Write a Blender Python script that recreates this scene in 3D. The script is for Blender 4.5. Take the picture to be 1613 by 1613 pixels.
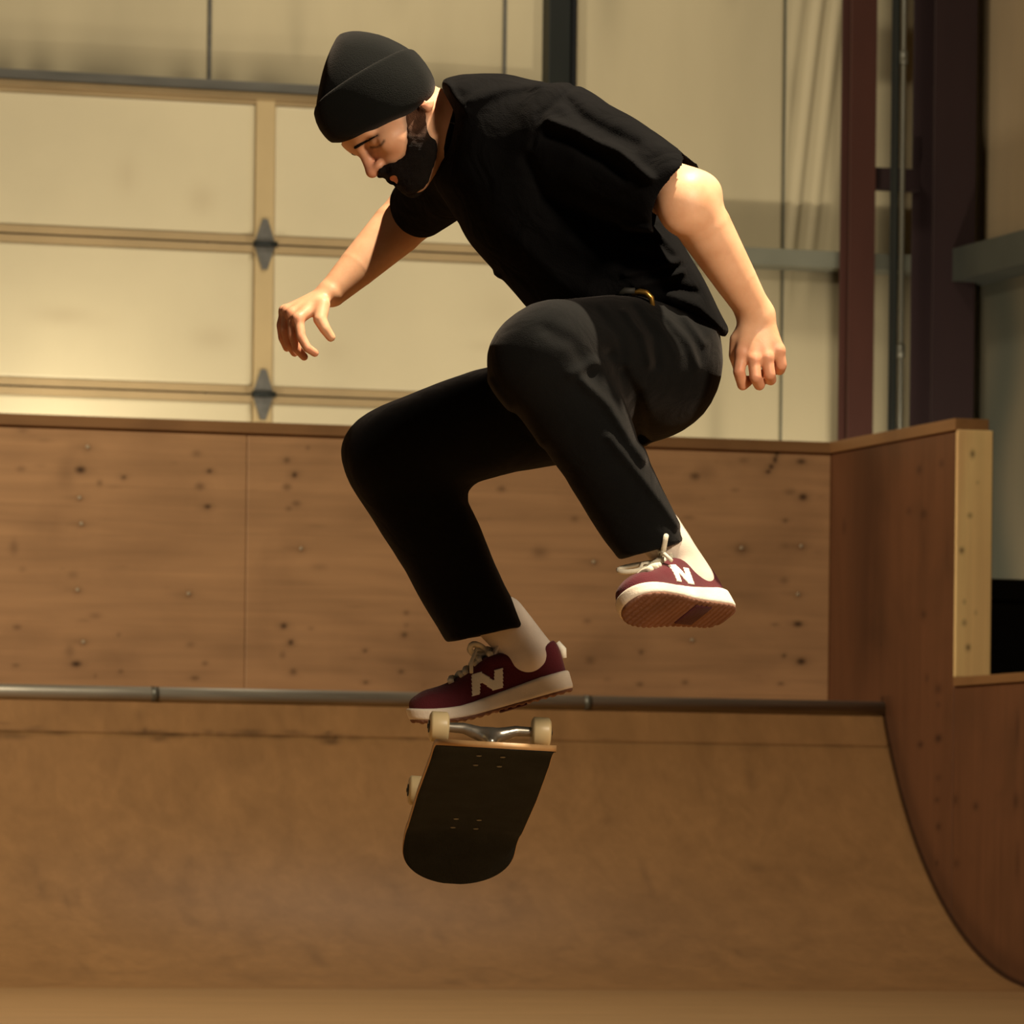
import bpy, bmesh, math, random
import numpy as np
from mathutils import Matrix, Vector

# ------------------------------------------------------------------ clear
for o in list(bpy.data.objects):
    bpy.data.objects.remove(o, do_unlink=True)
SC = bpy.context.scene
COL = SC.collection
random.seed(7)
RNG = np.random.default_rng(11)

# ------------------------------------------------------------------ camera
F = 8750.0                       # focal length in pixels of the 1613 px frame
CX, CY = 806.5, 1350.0           # principal point (the horizon lies low in the frame)
CAMH = 0.46
PSI = math.radians(17.5)
ROLL = 0.011
CAM_R = Matrix.Rotation(-PSI, 4, 'Z') @ Matrix.Rotation(math.pi/2, 4, 'X') @ Matrix.Rotation(ROLL, 4, 'Z')
CAM_M = Matrix.Translation((0, 0, CAMH)) @ CAM_R
cd = bpy.data.cameras.new('camera')
cd.sensor_width = 36.0
cd.lens = F/1613.0*36.0
cd.shift_y = (CY-806.5)/1613.0
cd.clip_end = 200
cd.dof.use_dof = True
cd.dof.focus_distance = 9.6
cd.dof.aperture_fstop = 17.0
cam = bpy.data.objects.new('camera', cd)
cam.matrix_world = CAM_M
COL.objects.link(cam)
SC.camera = cam

def ray(px, py):
    d = CAM_R.to_3x3() @ Vector(((px-CX)/F, -(py-CY)/F, -1.0))
    return Vector((0, 0, CAMH)), d
def hitY(px, py, Y):
    o, d = ray(px, py); t = (Y-o.y)/d.y; return o+d*t
def hitX(px, py, X):
    o, d = ray(px, py); t = (X-o.x)/d.x; return o+d*t
def at_depth(px, py, depth):
    o, d = ray(px, py); return o+d*depth

# ------------------------------------------------------------------ world, lights, exposure
SC.view_settings.view_transform = 'Standard'
SC.view_settings.look = 'None'
SC.view_settings.gamma = 1.0
SC.view_settings.use_curve_mapping = False
SC.view_settings.exposure = 0.0
w = bpy.data.worlds.new('hall_ambient'); SC.world = w
w.use_nodes = True
bg = w.node_tree.nodes['Background']
bg.inputs[0].default_value = (1.0, 0.88, 0.70, 1)
bg.inputs[1].default_value = 0.10

DSK = 9.7                                    # distance of the skater
YB = 20.6                                    # plywood back wall of the ramp
YG = 24.6                                    # building wall with the garage door
SKP = at_depth(806, 806, DSK)
cr = CAM_R.to_3x3() @ Vector((1, 0, 0)); cf = CAM_R.to_3x3() @ Vector((0, 0, -1)); cu = Vector((0, 0, 1))
def spot(name, loc, target, energy, color, size=70, blend=.5, radius=.12):
    l = bpy.data.lights.new(name, 'SPOT'); l.energy = energy; l.color = color
    l.spot_size = math.radians(size); l.spot_blend = blend; l.shadow_soft_size = radius
    o = bpy.data.objects.new(name, l); COL.objects.link(o); o.location = loc
    o.rotation_euler = (Vector(target)-Vector(loc)).to_track_quat('-Z', 'Y').to_euler()
    return o
KEY_L = SKP + cr*1.1 - cf*0.5 + cu*4.0
FILL_L = SKP + cr*1.8 - cf*3.0 + cu*1.5
RAMP_L = Vector((hitY(250, 900, YB).x-3.2, YB-4.9, 5.4))
TOP_L = Vector((hitY(650, 300, YG).x, YG-2.4, 6.7))
WALL_A = Vector((hitY(70, 640, YG).x, YG-1.0, 1.95))
WALL_B = Vector((hitY(1120, 700, YG).x, YG-2.3, 0.8))
WALL_C = Vector((hitY(250, 700, YG).x, YG-3.1, 0.6))
WARM = (1.0, .92, .79)
spot('key_spot', KEY_L, SKP-cu*.1, 2000, (1.0, .86, .64), 50, .6, .06)
spot('fill_spot', FILL_L, SKP+cu*.1, 440, (1.0, .84, .64), 36, .8, .25)
spot('ramp_spot', RAMP_L, (RAMP_L.x+1.0, YB-2.2, .5), 1200, (1.0, .91, .77), 150, .7, .35)
spot('wall_spot', TOP_L, (TOP_L.x, YG, 2.6), 290, WARM, 140, .8, .3)
spot('work_spot_a', WALL_A, (WALL_A.x, YG, 2.7), 58, WARM, 150, 1.0, .12)
spot('work_spot_b', WALL_B, (WALL_B.x-.2, YG, 2.6), 275, WARM, 150, 1.0, .12)
spot('work_spot_c', WALL_C, (WALL_C.x, YG, 2.8), 50, WARM, 150, 1.0, .2)

# ------------------------------------------------------------------ materials
def lin(c):
    return tuple(((v/255)/12.92 if v/255 <= .04045 else ((v/255+.055)/1.055)**2.4) for v in c)+(1,)
def new_mat(name, rough=.7, spec=.3):
    m = bpy.data.materials.new(name); m.use_nodes = True
    nt = m.node_tree; b = nt.nodes['Principled BSDF']
    b.inputs['Roughness'].default_value = rough
    b.inputs['Specular IOR Level'].default_value = spec
    return m, nt, b
def N(nt, t, **kw):
    n = nt.nodes.new(t)
    for k, v in kw.items(): setattr(n, k, v)
    return n
def mat(name, rgb, rough=.7, spec=.3, var=.12, scale=(8, 8, 8), bump=0.0, bscale=60, metal=0.0, attr=None, stain_shade=(40, 26, 16), detail=4):
    """base colour varied by object-space noise, optional stain attribute, optional bump"""
    m, nt, b = new_mat(name, rough, spec)
    b.inputs['Metallic'].default_value = metal
    tc = N(nt, 'ShaderNodeTexCoord'); mp = N(nt, 'ShaderNodeMapping'); mp.inputs['Scale'].default_value = scale
    nz = N(nt, 'ShaderNodeTexNoise'); nz.inputs['Scale'].default_value = 1.0; nz.inputs['Detail'].default_value = detail
    nt.links.new(tc.outputs['Object'], mp.inputs[0]); nt.links.new(mp.outputs[0], nz.inputs['Vector'])
    rp = N(nt, 'ShaderNodeValToRGB'); c = lin(rgb)
    rp.color_ramp.elements[0].position = .3; rp.color_ramp.elements[1].position = .7
    rp.color_ramp.elements[0].color = tuple(v*(1-var) for v in c[:3])+(1,)
    rp.color_ramp.elements[1].color = tuple(min(1, v*(1+var)) for v in c[:3])+(1,)
    nt.links.new(nz.outputs[0], rp.inputs[0])
    out = rp.outputs[0]
    if attr:
        at = N(nt, 'ShaderNodeAttribute'); at.attribute_name = attr
        mx = N(nt, 'ShaderNodeMixRGB'); mx.inputs[2].default_value = lin(stain_shade)
        nt.links.new(at.outputs['Fac'], mx.inputs[0]); nt.links.new(out, mx.inputs[1]); out = mx.outputs[0]
    nt.links.new(out, b.inputs['Base Color'])
    if bump:
        n2 = N(nt, 'ShaderNodeTexNoise'); n2.inputs['Scale'].default_value = bscale; n2.inputs['Detail'].default_value = 3
        nt.links.new(tc.outputs['Object'], n2.inputs['Vector'])
        bp = N(nt, 'ShaderNodeBump'); bp.inputs['Strength'].default_value = bump; bp.inputs['Distance'].default_value = .004
        nt.links.new(n2.outputs[0], bp.inputs['Height']); nt.links.new(bp.outputs[0], b.inputs['Normal'])
    return m
def plywood(name, rgb, grain, var=.11, attr=None, rough=.55, stain_shade=(38, 22, 14), dirt=.5, dirtcol=(70, 44, 24)):
    """plywood face: long streaks along one axis, broad tone change, dirt patches"""
    m, nt, b = new_mat(name, rough, .25)
    c = lin(rgb)
    tc = N(nt, 'ShaderNodeTexCoord')
    def noise(scale, detail=4, dist=0.0):
        mp = N(nt, 'ShaderNodeMapping'); mp.inputs['Scale'].default_value = scale
        nz = N(nt, 'ShaderNodeTexNoise'); nz.inputs['Scale'].default_value = 1; nz.inputs['Detail'].default_value = detail
        nz.inputs['Distortion'].default_value = dist
        nt.links.new(tc.outputs['Object'], mp.inputs[0]); nt.links.new(mp.outputs[0], nz.inputs['Vector'])
        return nz.outputs[0]
    fine = {'x': (1.2, 30, 38), 'z': (30, 30, 1.2), 'y': (30, 1.2, 38)}[grain]
    mid = {'x': (.7, 6, 7), 'z': (6, 6, .7), 'y': (6, .7, 7)}[grain]
    a1 = noise(fine, 4, .6); a2 = noise(mid, 3, 1.0); a3 = noise((2.2, 2.2, 2.2), 5, .4)
    def ramp(src, lo, hi, p0=.3, p1=.7):
        r = N(nt, 'ShaderNodeValToRGB'); r.color_ramp.elements[0].position = p0; r.color_ramp.elements[1].position = p1
        r.color_ramp.elements[0].color = lo; r.color_ramp.elements[1].color = hi
        nt.links.new(src, r.inputs[0]); return r.outputs[0]
    base = ramp(a2, tuple(v*(1-var) for v in c[:3])+(1,), tuple(min(1, v*(1+var)) for v in c[:3])+(1,))
    g = ramp(a1, (.90, .89, .87, 1), (1.05, 1.04, 1.03, 1))
    mul = N(nt, 'ShaderNodeMixRGB', blend_type='MULTIPLY'); mul.inputs[0].default_value = .8
    nt.links.new(base, mul.inputs[1]); nt.links.new(g, mul.inputs[2])
    d = ramp(a3, (0, 0, 0, 1), (dirt, dirt, dirt, 1), .48, .78)
    mx = N(nt, 'ShaderNodeMixRGB'); mx.inputs[2].default_value = lin(dirtcol)
    nt.links.new(d, mx.inputs[0]); nt.links.new(mul.outputs[0], mx.inputs[1])
    out = mx.outputs[0]
    if attr:
        at = N(nt, 'ShaderNodeAttribute'); at.attribute_name = attr
        m2 = N(nt, 'ShaderNodeMixRGB'); m2.inputs[2].default_value = lin(stain_shade)
        nt.links.new(at.outputs['Fac'], m2.inputs[0]); nt.links.new(out, m2.inputs[1]); out = m2.outputs[0]
    nt.links.new(out, b.inputs['Base Color'])
    bp = N(nt, 'ShaderNodeBump'); bp.inputs['Strength'].default_value = .12; bp.inputs['Distance'].default_value = .002
    nt.links.new(a1, bp.inputs['Height']); nt.links.new(bp.outputs[0], b.inputs['Normal'])
    return m

M = {}
M['ply_back'] = plywood('plywood_wall_face', (190, 146, 100), 'x', attr='stain_shade', dirt=.28)
M['ply_side'] = plywood('plywood_side_face', (116, 75, 46), 'z', attr='stain_shade', dirt=.45, dirtcol=(66, 48, 28))
M['ply_edge'] = plywood('plywood_raw', (170, 122, 76), 'x', dirt=.3)
M['lumber_cap'] = plywood('lumber_cap', (150, 110, 68), 'x', dirt=.4)
M['lumber_capy'] = plywood('lumber_cap_side', (150, 108, 64), 'y', dirt=.4)
M['lumber_post'] = plywood('lumber_post', (255, 208, 138), 'z', var=.14, attr='stain_shade', dirt=.18, dirtcol=(150, 100, 60))
M['masonite'] = plywood('ramp_sheet', (158, 116, 70), 'z', var=.10, attr='stain_shade', rough=.45, dirt=.25, dirtcol=(120, 84, 48), stain_shade=(74, 52, 32))
M['floor'] = plywood('floor_sheet', (168, 130, 84), 'x', var=.08, rough=.42, dirt=.2, dirtcol=(130, 94, 56))
M['coping'] = mat('coping_steel', (168, 158, 136), .42, .5, .2, (3, 40, 40), metal=.6)
M['door'] = mat('door_cream', (216, 200, 158), .5, .35, .05, (1.5, 1.5, 1.5), attr='stain_shade', stain_shade=(150, 122, 84))
M['door_rail'] = mat('door_rail', (176, 150, 106), .5, .3, .10, (3, 3, 3))
M['door_stile'] = mat('door_stile', (198, 172, 122), .5, .3, .06, (3, 3, 3))
M['hinge'] = mat('hinge_zinc', (128, 124, 112), .45, .5, .2, (20, 20, 20), metal=.5)
M['header'] = mat('header_grey', (96, 92, 80), .6, .3, .2, (3, 20, 20))
M['wall'] = mat('wall_facing', (196, 180, 140), .62, .25, .08, (2.0, 2.0, .6), attr='stain_shade', stain_shade=(92, 82, 60), bump=.5, bscale=5)
M['wall_r'] = mat('wall_facing_right', (150, 128, 94), .62, .25, .12, (2.0, 2.0, .6), attr='stain_shade', stain_shade=(70, 74, 62), bump=.4, bscale=5)
M['girt'] = mat('girt_grey', (120, 118, 98), .6, .3, .15, (3, 3, 3))
M['girt_shaded'] = mat('girt_grey_shaded', (58, 58, 48), .6, .3, .15, (3, 3, 3))  # same paint as the other girt, shade put into the colour
M['track'] = mat('track_dark_steel', (42, 44, 38), .5, .4, .2, (5, 5, 1), metal=.4)
M['red'] = mat('red_oxide_steel', (70, 39, 28), .6, .3, .15, (4, 4, 1.2))
M['red2'] = mat('red_oxide_steel_dark', (40, 24, 21), .65, .3, .12, (4, 4, 1.2))
M['conduit'] = mat('conduit', (104, 100, 84), .4, .5, .15, (8, 8, 2), metal=.5)
M['blackbox'] = mat('black_plastic', (22, 22, 20), .55, .3, .3, (6, 6, 1))
M['ceiling'] = mat('ceiling_panel', (150, 140, 115), .8, .2, .1, (1, 1, 1))
M['screw'] = mat('screw_head', (206, 186, 150), .4, .5, .1, (50, 50, 50), metal=.3)
M['lamp_shell'] = mat('lamp_shell', (60, 60, 58), .4, .5, .1, metal=.7)

# ------------------------------------------------------------------ mesh helpers
WM = {}
def setp(o, label=None, cat=None, group=None, kind=None):
    if label: o['label'] = label
    if cat: o['category'] = cat
    if group: o['group'] = group
    if kind: o['kind'] = kind
    return o
def empty(name, M4, **kw):
    o = bpy.data.objects.new(name, None); COL.objects.link(o)
    if not isinstance(M4, Matrix): M4 = Matrix.Translation(M4)
    o.matrix_world = M4; WM[o.name] = M4.copy(); o.empty_display_size = .1
    return setp(o, **kw)
def mesh_obj(name, verts, faces, m, parent=None, smooth=False, attr=None, local=False, **kw):
    """verts in world space (or already in the root's space with local=True)"""
    me = bpy.data.meshes.new(name)
    V = np.asarray(verts, dtype=np.float64).reshape(-1, 3)
    if parent is not None:
        MW = WM[parent.name]
        if not local:
            Mi = np.array(MW.inverted()); V = V @ Mi[:3, :3].T + Mi[:3, 3]
    else: MW = Matrix.Identity(4)
    if isinstance(faces, np.ndarray):
        nv, nf, k = len(V), len(faces), faces.shape[1]
        me.vertices.add(nv); me.vertices.foreach_set('co', V.astype(np.float32).ravel())
        me.loops.add(nf*k); me.loops.foreach_set('vertex_index', faces.astype(np.int32).ravel())
        me.polygons.add(nf); me.polygons.foreach_set('loop_start', np.arange(0, nf*k, k, dtype=np.int32))
        me.update(calc_edges=True); me.validate()
    else:
        me.from_pydata([tuple(v) for v in V], [], [tuple(f) for f in faces]); me.update()
    if smooth: me.polygons.foreach_set('use_smooth', np.ones(len(me.polygons), dtype=bool))
    if attr:
        for an, av in attr.items():
            a = me.attributes.new(an, 'FLOAT', 'POINT'); a.data.foreach_set('value', np.asarray(av, dtype=np.float32))
    me.materials.append(m)
    o = bpy.data.objects.new(name, me); COL.objects.link(o)
    if parent is not None: o.parent = parent
    WM[o.name] = MW
    return setp(o, **kw)
BOXF = [(0, 3, 2, 1), (4, 5, 6, 7), (0, 1, 5, 4), (1, 2, 6, 5), (2, 3, 7, 6), (3, 0, 4, 7)]
def box_geo(lo, hi, bev=0.0):
    x0, y0, z0 = lo; x1, y1, z1 = hi
    V = [(x0, y0, z0), (x1, y0, z0), (x1, y1, z0), (x0, y1, z0), (x0, y0, z1), (x1, y0, z1), (x1, y1, z1), (x0, y1, z1)]
    if not bev: return V, BOXF
    bm = bmesh.new(); vs = [bm.verts.new(v) for v in V]
    for f in BOXF: bm.faces.new([vs[i] for i in f])
    bmesh.ops.bevel(bm, geom=list(bm.edges), offset=bev, segments=2, affect='EDGES', profile=.5)
    bm.verts.index_update(); V = [tuple(v.co) for v in bm.verts]; Fs = [tuple(v.index for v in f.verts) for f in bm.faces]; bm.free()
    return V, Fs
def box(name, lo, hi, m, parent=None, bev=.003, **kw):
    lo2 = tuple(min(a, b) for a, b in zip(lo, hi)); hi2 = tuple(max(a, b) for a, b in zip(lo, hi))
    V, Fs = box_geo(lo2, hi2, bev); return mesh_obj(name, V, Fs, m, parent, **kw)
def merge(geos):
    V, Fs, n = [], [], 0
    for v, f in geos:
        V += list(v); Fs += [tuple(i+n for i in q) for q in f]; n += len(v)
    return V, Fs
def tube_geo(pts, r, seg=10, cap=True, flat=None):
    pts = [Vector(p) for p in pts]; V, Fs = [], []
    up = Vector((.3, .2, .9)).normalized(); prev = None
    for i, p in enumerate(pts):
        t = (pts[min(i+1, len(pts)-1)]-pts[max(i-1, 0)]).normalized()
        if prev is None:
            a = t.cross(up); a = a if a.length > .05 else t.cross(Vector((1, 0, 0)))
        else: a = prev - t*prev.dot(t)
        a.normalize(); b = t.cross(a); prev = a
        rr = r[i] if hasattr(r, '__len__') else r
        for k in range(seg):
            an = 2*math.pi*k/seg; V.append(tuple(p+a*math.cos(an)*rr+b*math.sin(an)*rr))
    for i in range(len(pts)-1):
        for k in range(seg):
            k2 = (k+1) % seg; Fs.append((i*seg+k, i*seg+k2, (i+1)*seg+k2, (i+1)*seg+k))
    if cap:
        Fs.append(tuple(reversed(range(seg)))); Fs.append(tuple((len(pts)-1)*seg+k for k in range(seg)))
    return V, Fs
def tube(name, pts, r, m, parent=None, seg=10, **kw):
    V, Fs = tube_geo(pts, r, seg); return mesh_obj(name, V, Fs, m, parent, smooth=True, **kw)
def stain_field(P2, spots):
    """P2 (n,2) metres; spots: (u, v, ru, rv, strength)"""
    s = np.zeros(len(P2))
    for u, v, ru, rv, k in spots:
        d = ((P2[:, 0]-u)/ru)**2+((P2[:, 1]-v)/rv)**2
        s = np.maximum(s, k*np.exp(-d))
    return np.clip(s, 0, 1)
def slab(name, origin, eu, ev, en, u0, u1, v0, v1, th, m, parent, nu, nv, spots=(), sm=None, disp=None, **kw):
    """sheet with a finely divided front face (for stains and painted shade) and thickness th behind it (along -en)"""
    us = np.linspace(u0, u1, nu); vs = np.linspace(v0, v1, nv)
    UU, VV = np.meshgrid(us, vs, indexing='ij'); o = np.array(origin)
    P = o+UU[..., None]*np.array(eu)+VV[..., None]*np.array(ev); P = P.reshape(-1, 3)
    if disp is not None: P = P+disp(UU.ravel(), VV.ravel())[:, None]*np.array(en)
    idx = np.arange(nu*nv).reshape(nu, nv)
    q = np.stack([idx[:-1, :-1], idx[1:, :-1], idx[1:, 1:], idx[:-1, 1:]], -1).reshape(-1, 4)
    s = stain_field(np.stack([UU.ravel(), VV.ravel()], 1), spots)
    if sm is not None: s = np.clip(np.maximum(s, sm(UU.ravel(), VV.ravel())), 0, 1)
    rim = np.concatenate([idx[:, 0], idx[-1, 1:], idx[-2::-1, -1], idx[0, -2:0:-1]])
    back = P[rim]-np.array(en)*th; nb = len(P); k = len(rim)
    r2 = nb+np.arange(k); nx = np.roll(np.arange(k), -1)
    side = np.stack([rim, r2, r2[nx], rim[nx]], -1)
    Vv = np.concatenate([P, back]); att = np.concatenate([s, np.zeros(k)])
    faces = np.concatenate([q, side])
    # orient: front normal must be en
    n = np.cross(np.array(eu), np.array(ev))
    if n @ np.array(en) < 0: faces = faces[:, ::-1]
    o2 = mesh_obj(name, Vv, faces, m, parent, attr={'stain_shade': att}, **kw)
    return o2

# ------------------------------------------------------------------ the setting
XC = hitY(1308, 900, YB).x                     # inner face of the right side wall
pc = hitX(1392, 1117, XC); YC, ZC = pc.y, pc.z # coping end
YP = hitX(1505, 860, XC).y                     # front of the tall side wall
ZCAP = hitY(1310, 697, YB).z                   # top of the plywood wall
ZLED = hitX(1560, 1063, XC).z
print('XC', XC, 'YC', YC, 'ZC', ZC, 'YP', YP, 'ZCAP', ZCAP, 'ZLED', ZLED, 'zcap left', hitY(0, 652, YB).z, 'coping left', hitY(0, 1091, YC).z)
XL = hitY(-500, 900, YB).x                     # ramp goes on a little past the left frame edge
# floor sheets
RT = 1.8                                        # transition radius
ZR = ZC-.012
RUN = math.sqrt(RT*RT-(RT-ZR)**2)
YF = YC-RUN                                     # where the transition meets the floor
fl = box('floor', (-9, -4, -.25), (17, YG+.3, 0), M['floor'], None, bev=0, kind='structure')

WXR = hitY(1484, 500, YG).x                     # right building wall
CEIL = 7.6
def wall_stain(u, v):
    s = np.zeros_like(u)
    return s
def mkwall():
    # back wall in separate facing sheets, seams where the photograph shows them
    root = empty('wall_back', (0, YG, 0), kind='structure')
    xs_px = [-700, -250, 330, 795, 1237, 1500]
    xs = [hitY(p, 40, YG).x for p in xs_px]; xs[0] = -9; xs[-1] = WXR
    zg = hitY(1300, 412, YG).z; zdoor = hitY(250, 128, YG).z
    for i in range(len(xs)-1):
        u0, u1 = xs[i]+.006, xs[i+1]-.006
        spots = []
        for k in range(14):
            spots.append((RNG.uniform(u0, u1), RNG.uniform(.5, 5), RNG.uniform(.02, .08), RNG.uniform(.1, .5), RNG.uniform(.05, .25)))
        def sm(u, v, i=i):
            s = np.zeros_like(u)
            n = .5+.5*np.sin(u*23+np.sin(u*7)*2)
            # painted shadow of the door header above it; streaky darkening under the girt
            if i <= 2: s = np.maximum(s, .6*np.exp(-np.clip(v-zdoor-.03, 0, 9)/.09)*(.45+.55*n)*(v > zdoor))
            if i >= 3:
                e = np.clip((u-hitY(1150, 500, YG).x)/.5, 0, 1)
                s = np.maximum(s, .85*e*np.exp(-np.clip(zg-.05-v, 0, 9)/.16)*(v < zg-.02)*(.7+.3*n))
                s = np.maximum(s, .10*np.clip((zg+.27-v)/.02, 0, 1)*(v > zg))  # girt's upward cast shadow, painted as a faint band
            return s
        def disp(u, v, i=i, u0=u0, u1=u1):
            d = .004*np.sin(v*2.1+i)*np.sin((u-u0)/(u1-u0)*math.pi)
            if i == 4:    # slack facing hangs in slanting folds beside the column
                t = (u-hitY(1262, 200, YG).x)-.13*(v-hitY(1262, 200, YG).z)
                d = d+.011*np.sin(t*62+np.sin(v*1.7))*np.exp(-((t-.05)/.14)**2)*np.clip((v-3.0)/.4, 0, 1)*np.clip((u-u0)/.03, 0, 1)
            return np.maximum(d, -.004)
        slab('facing_sheet', (0, YG, 0), (1, 0, 0), (0, 0, 1), (0, -1, 0), u0, u1, 0, CEIL, .06, M['wall'], root, 90, 240, spots, sm, disp)
    return root
wb = mkwall()
box('seam_backing', (-9, YG+.012, 0), (WXR, YG+.09, CEIL), M['header'], wb, bev=0)
# seam battens and small fasteners
for px in (330, 795, 1237):
    a = hitY(px, 40, YG).x
    hw = .003 if px == 1237 else .008
    box('seam_batten', (a-hw, YG-.007, 0), (a+hw, YG, CEIL), M['girt'] if px == 1237 else M['header'], wb, bev=.001)
rw = empty('wall_right', (WXR, YG, 0), kind='structure')
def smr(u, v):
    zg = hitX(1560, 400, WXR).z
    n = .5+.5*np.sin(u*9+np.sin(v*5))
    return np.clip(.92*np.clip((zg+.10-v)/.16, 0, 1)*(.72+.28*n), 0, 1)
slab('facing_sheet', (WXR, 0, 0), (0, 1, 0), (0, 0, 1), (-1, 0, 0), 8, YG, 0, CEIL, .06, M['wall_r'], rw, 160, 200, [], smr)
box('ceiling', (-9, -4, CEIL), (WXR+.1, YG+.2, CEIL+.12), M['ceiling'], None, bev=0, kind='structure')

# garage door
def mkdoor():
    root = empty('door_1', (hitY(400, 640, YG).x, YG-.05, 0), kind='structure')
    yd = YG-.05
    xr = hitY(862, 300, yd).x; xl = hitY(-900, 300, yd).x
    ztop = hitY(250, 143, yd).z
    z1 = hitY(250, 378, yd).z; z2 = hitY(250, 616, yd).z
    sec = z1-z2; zs = [ztop, z1, z2, z2-sec, z2-2*sec, 0.0]
    xst = [hitY(415, 400, yd).x]; step = xst[0]-hitY(-560, 300, yd).x
    cols = [xl, xst[0]-step, xst[0], xr]
    for i in range(len(zs)-1):
        zt, zb = zs[i]-.004, zs[i+1]+.004
        for j in range(len(cols)-1):
            u0, u1 = cols[j]+.045, cols[j+1]-.045
            if zt-zb < .1: continue
            spots = [(RNG.uniform(u0, u1), RNG.uniform(zb, zt), RNG.uniform(.03, .14), RNG.uniform(.02, .09), RNG.uniform(.08, .22)) for _ in range(5)]
            slab('door_panel', (0, yd-.004, 0), (1, 0, 0), (0, 0, 1), (0, -1, 0), u0, u1, zb+.035, zt-.035, .03, M['door'], root, 70, 36, spots)
        box('section_rail', (xl, yd-.012, zt-.034), (xr, yd+.03, zt), M['door_rail'], root)
        box('section_rail', (xl, yd-.012, zb), (xr, yd+.03, zb+.034), M['door_rail'], root)
        for j, xx in enumerate(cols[1:-1]):
            box('stile', (xx-.044, yd-.016, zb), (xx+.044, yd+.03, zt), M['door_stile'], root)
    # hinges on the stile at the section joints
    for xx in cols[1:-1]:
        for z in zs[1:-1]:
            h = []
            for s in (1, -1):
                pr = [(xx-.05, z), (xx+.05, z), (xx+.012, z+s*.115), (xx-.012, z+s*.115)]
                V = [(p[0], yd-.016, p[1]) for p in pr]+[(p[0], yd-.026, p[1]) for p in pr]
                h.append((V, [(0, 1, 2, 3), (4, 7, 6, 5), (0, 4, 5, 1), (1, 5, 6, 2), (2, 6, 7, 3), (3, 7, 4, 0)]))
            hg = mesh_obj('hinge', *merge(h), M['hinge'], root)
            tube('hinge_pin', [(xx-.055, yd-.034, z), (xx+.055, yd-.034, z)], .014, M['track'], hg, 8)
    return root
mkdoor()
zh = hitY(250, 128, YG-.09).z
tr = empty('trim_1', (hitY(250, 128, YG).x, YG-.06, zh), kind='structure')
xa, xb = hitY(-900, 128, YG-.1).x, hitY(880, 128, YG-.1).x
box('header_angle', (xa, YG-.10, zh-.022), (xb, YG-.002, zh+.020), M['header'], tr)
box('header_strip', (xa, YG-.075, zh-.052), (xb, YG-.03, zh-.024), M['door_rail'], tr)
# door track / jamb
tk = empty('trim_2', (hitY(884, 60, YG-.08).x, YG-.08, 0), kind='structure')
x0, x1 = hitY(864, 60, YG-.1).x, hitY(906, 60, YG-.1).x
box('jamb_channel', (x0, YG-.11, 0), (x1-.025, YG-.004, CEIL), M['track'], tk)
box('jamb_flange', (x1-.022, YG-.13, 0), (x1, YG-.004, CEIL), M['blackbox'], tk)
box('weather_strip', (x1+.001, YG-.03, 0), (x1+.035, YG-.003, CEIL), M['door_rail'], tk)
# wall girts
zg0, zg1 = hitY(1300, 425, YG-.1).z, hitY(1300, 399, YG-.1).z
tg = empty('trim_3', (hitY(1100, 412, YG).x, YG-.1, zg0), kind='structure')
gx0, gx1 = hitY(910, 412, YG-.1).x, WXR-.02
box('girt_web', (gx0, YG-.20, zg0), (gx1, YG-.19, zg1), M['girt'], tg, bev=.001)
box('girt_flange', (gx0, YG-.189, zg1-.006), (gx1, YG-.003, zg1), M['girt'], tg, bev=.001)
box('girt_flange', (gx0, YG-.189, zg0), (gx1, YG-.003, zg0+.006), M['girt'], tg, bev=.001)
# right wall girt
XG = WXR-.2
g0 = hitX(1474, 414, XG); zb0 = hitX(1540, 428, XG).z-.015; zb1 = hitX(1540, 381, XG).z
tg2 = empty('trim_4', (XG, g0.y, zb0), kind='structure')
box('girt_web', (XG, 9, zb0), (XG+.01, g0.y, zb1), M['girt_shaded'], tg2, bev=.001)
box('girt_flange', (XG+.011, 9, zb1-.007), (WXR-.003, g0.y, zb1), M['girt_shaded'], tg2, bev=.001)
box('girt_flange', (XG+.011, 9, zb0), (WXR-.003, g0.y, zb0+.007), M['girt_shaded'], tg2, bev=.001)

# red steel columns
def ibeam(name, px0, px1, pyref, yf, depth, m, label, tf=.014):
    a, b = hitY(px0, pyref, yf).x, hitY(px1, pyref, yf).x
    root = empty(name, ((a+b)/2, yf, 0), label=label, cat='column')
    box('flange', (a, yf, 0), (b, yf+tf, CEIL-.004), m, root, bev=.003)
    box('flange', (a, yf+depth-tf, 0), (b, yf+depth, CEIL-.004), m, root, bev=.003)
    c = (a+b)/2
    box('web', (c-.005, yf+tf+.001, 0), (c+.005, yf+depth-tf-.001, CEIL-.004), m, root, bev=0)
    box('base_plate', (a-.05, yf-.04, .0), (b+.05, yf-.001, .02), m, root)
    return root, a, b
c1, a1, b1 = ibeam('steel_column', 1338, 1379, 350, YG-.50, .13, M['red'], 'narrow red-brown steel column standing in front of the pale wall')
c2, a2, b2 = ibeam('steel_column', 1470, 1537, 350, YG-.62, .28, M['red2'], 'wide dark maroon steel column in the corner of the hall')
br = box('steel_brace', (b1+.002, YG-.46, hitY(1395, 298, YG-.46).z), (a2-.002, YG-.38, hitY(1395, 264, YG-.46).z), M['red2'], None,
         label='short maroon steel brace between the two red columns', cat='brace')
xcd = hitY(1421, 350, YG-.68).x
cdt = empty('conduit_pipe', (xcd, YG-.68, 0), label='thin grey vertical conduit pipe beside the wide maroon column', cat='pipe')
tube('pipe', [(xcd, YG-.68, 0.0), (xcd, YG-.68, CEIL-.004)], .012, M['conduit'], cdt)
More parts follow.
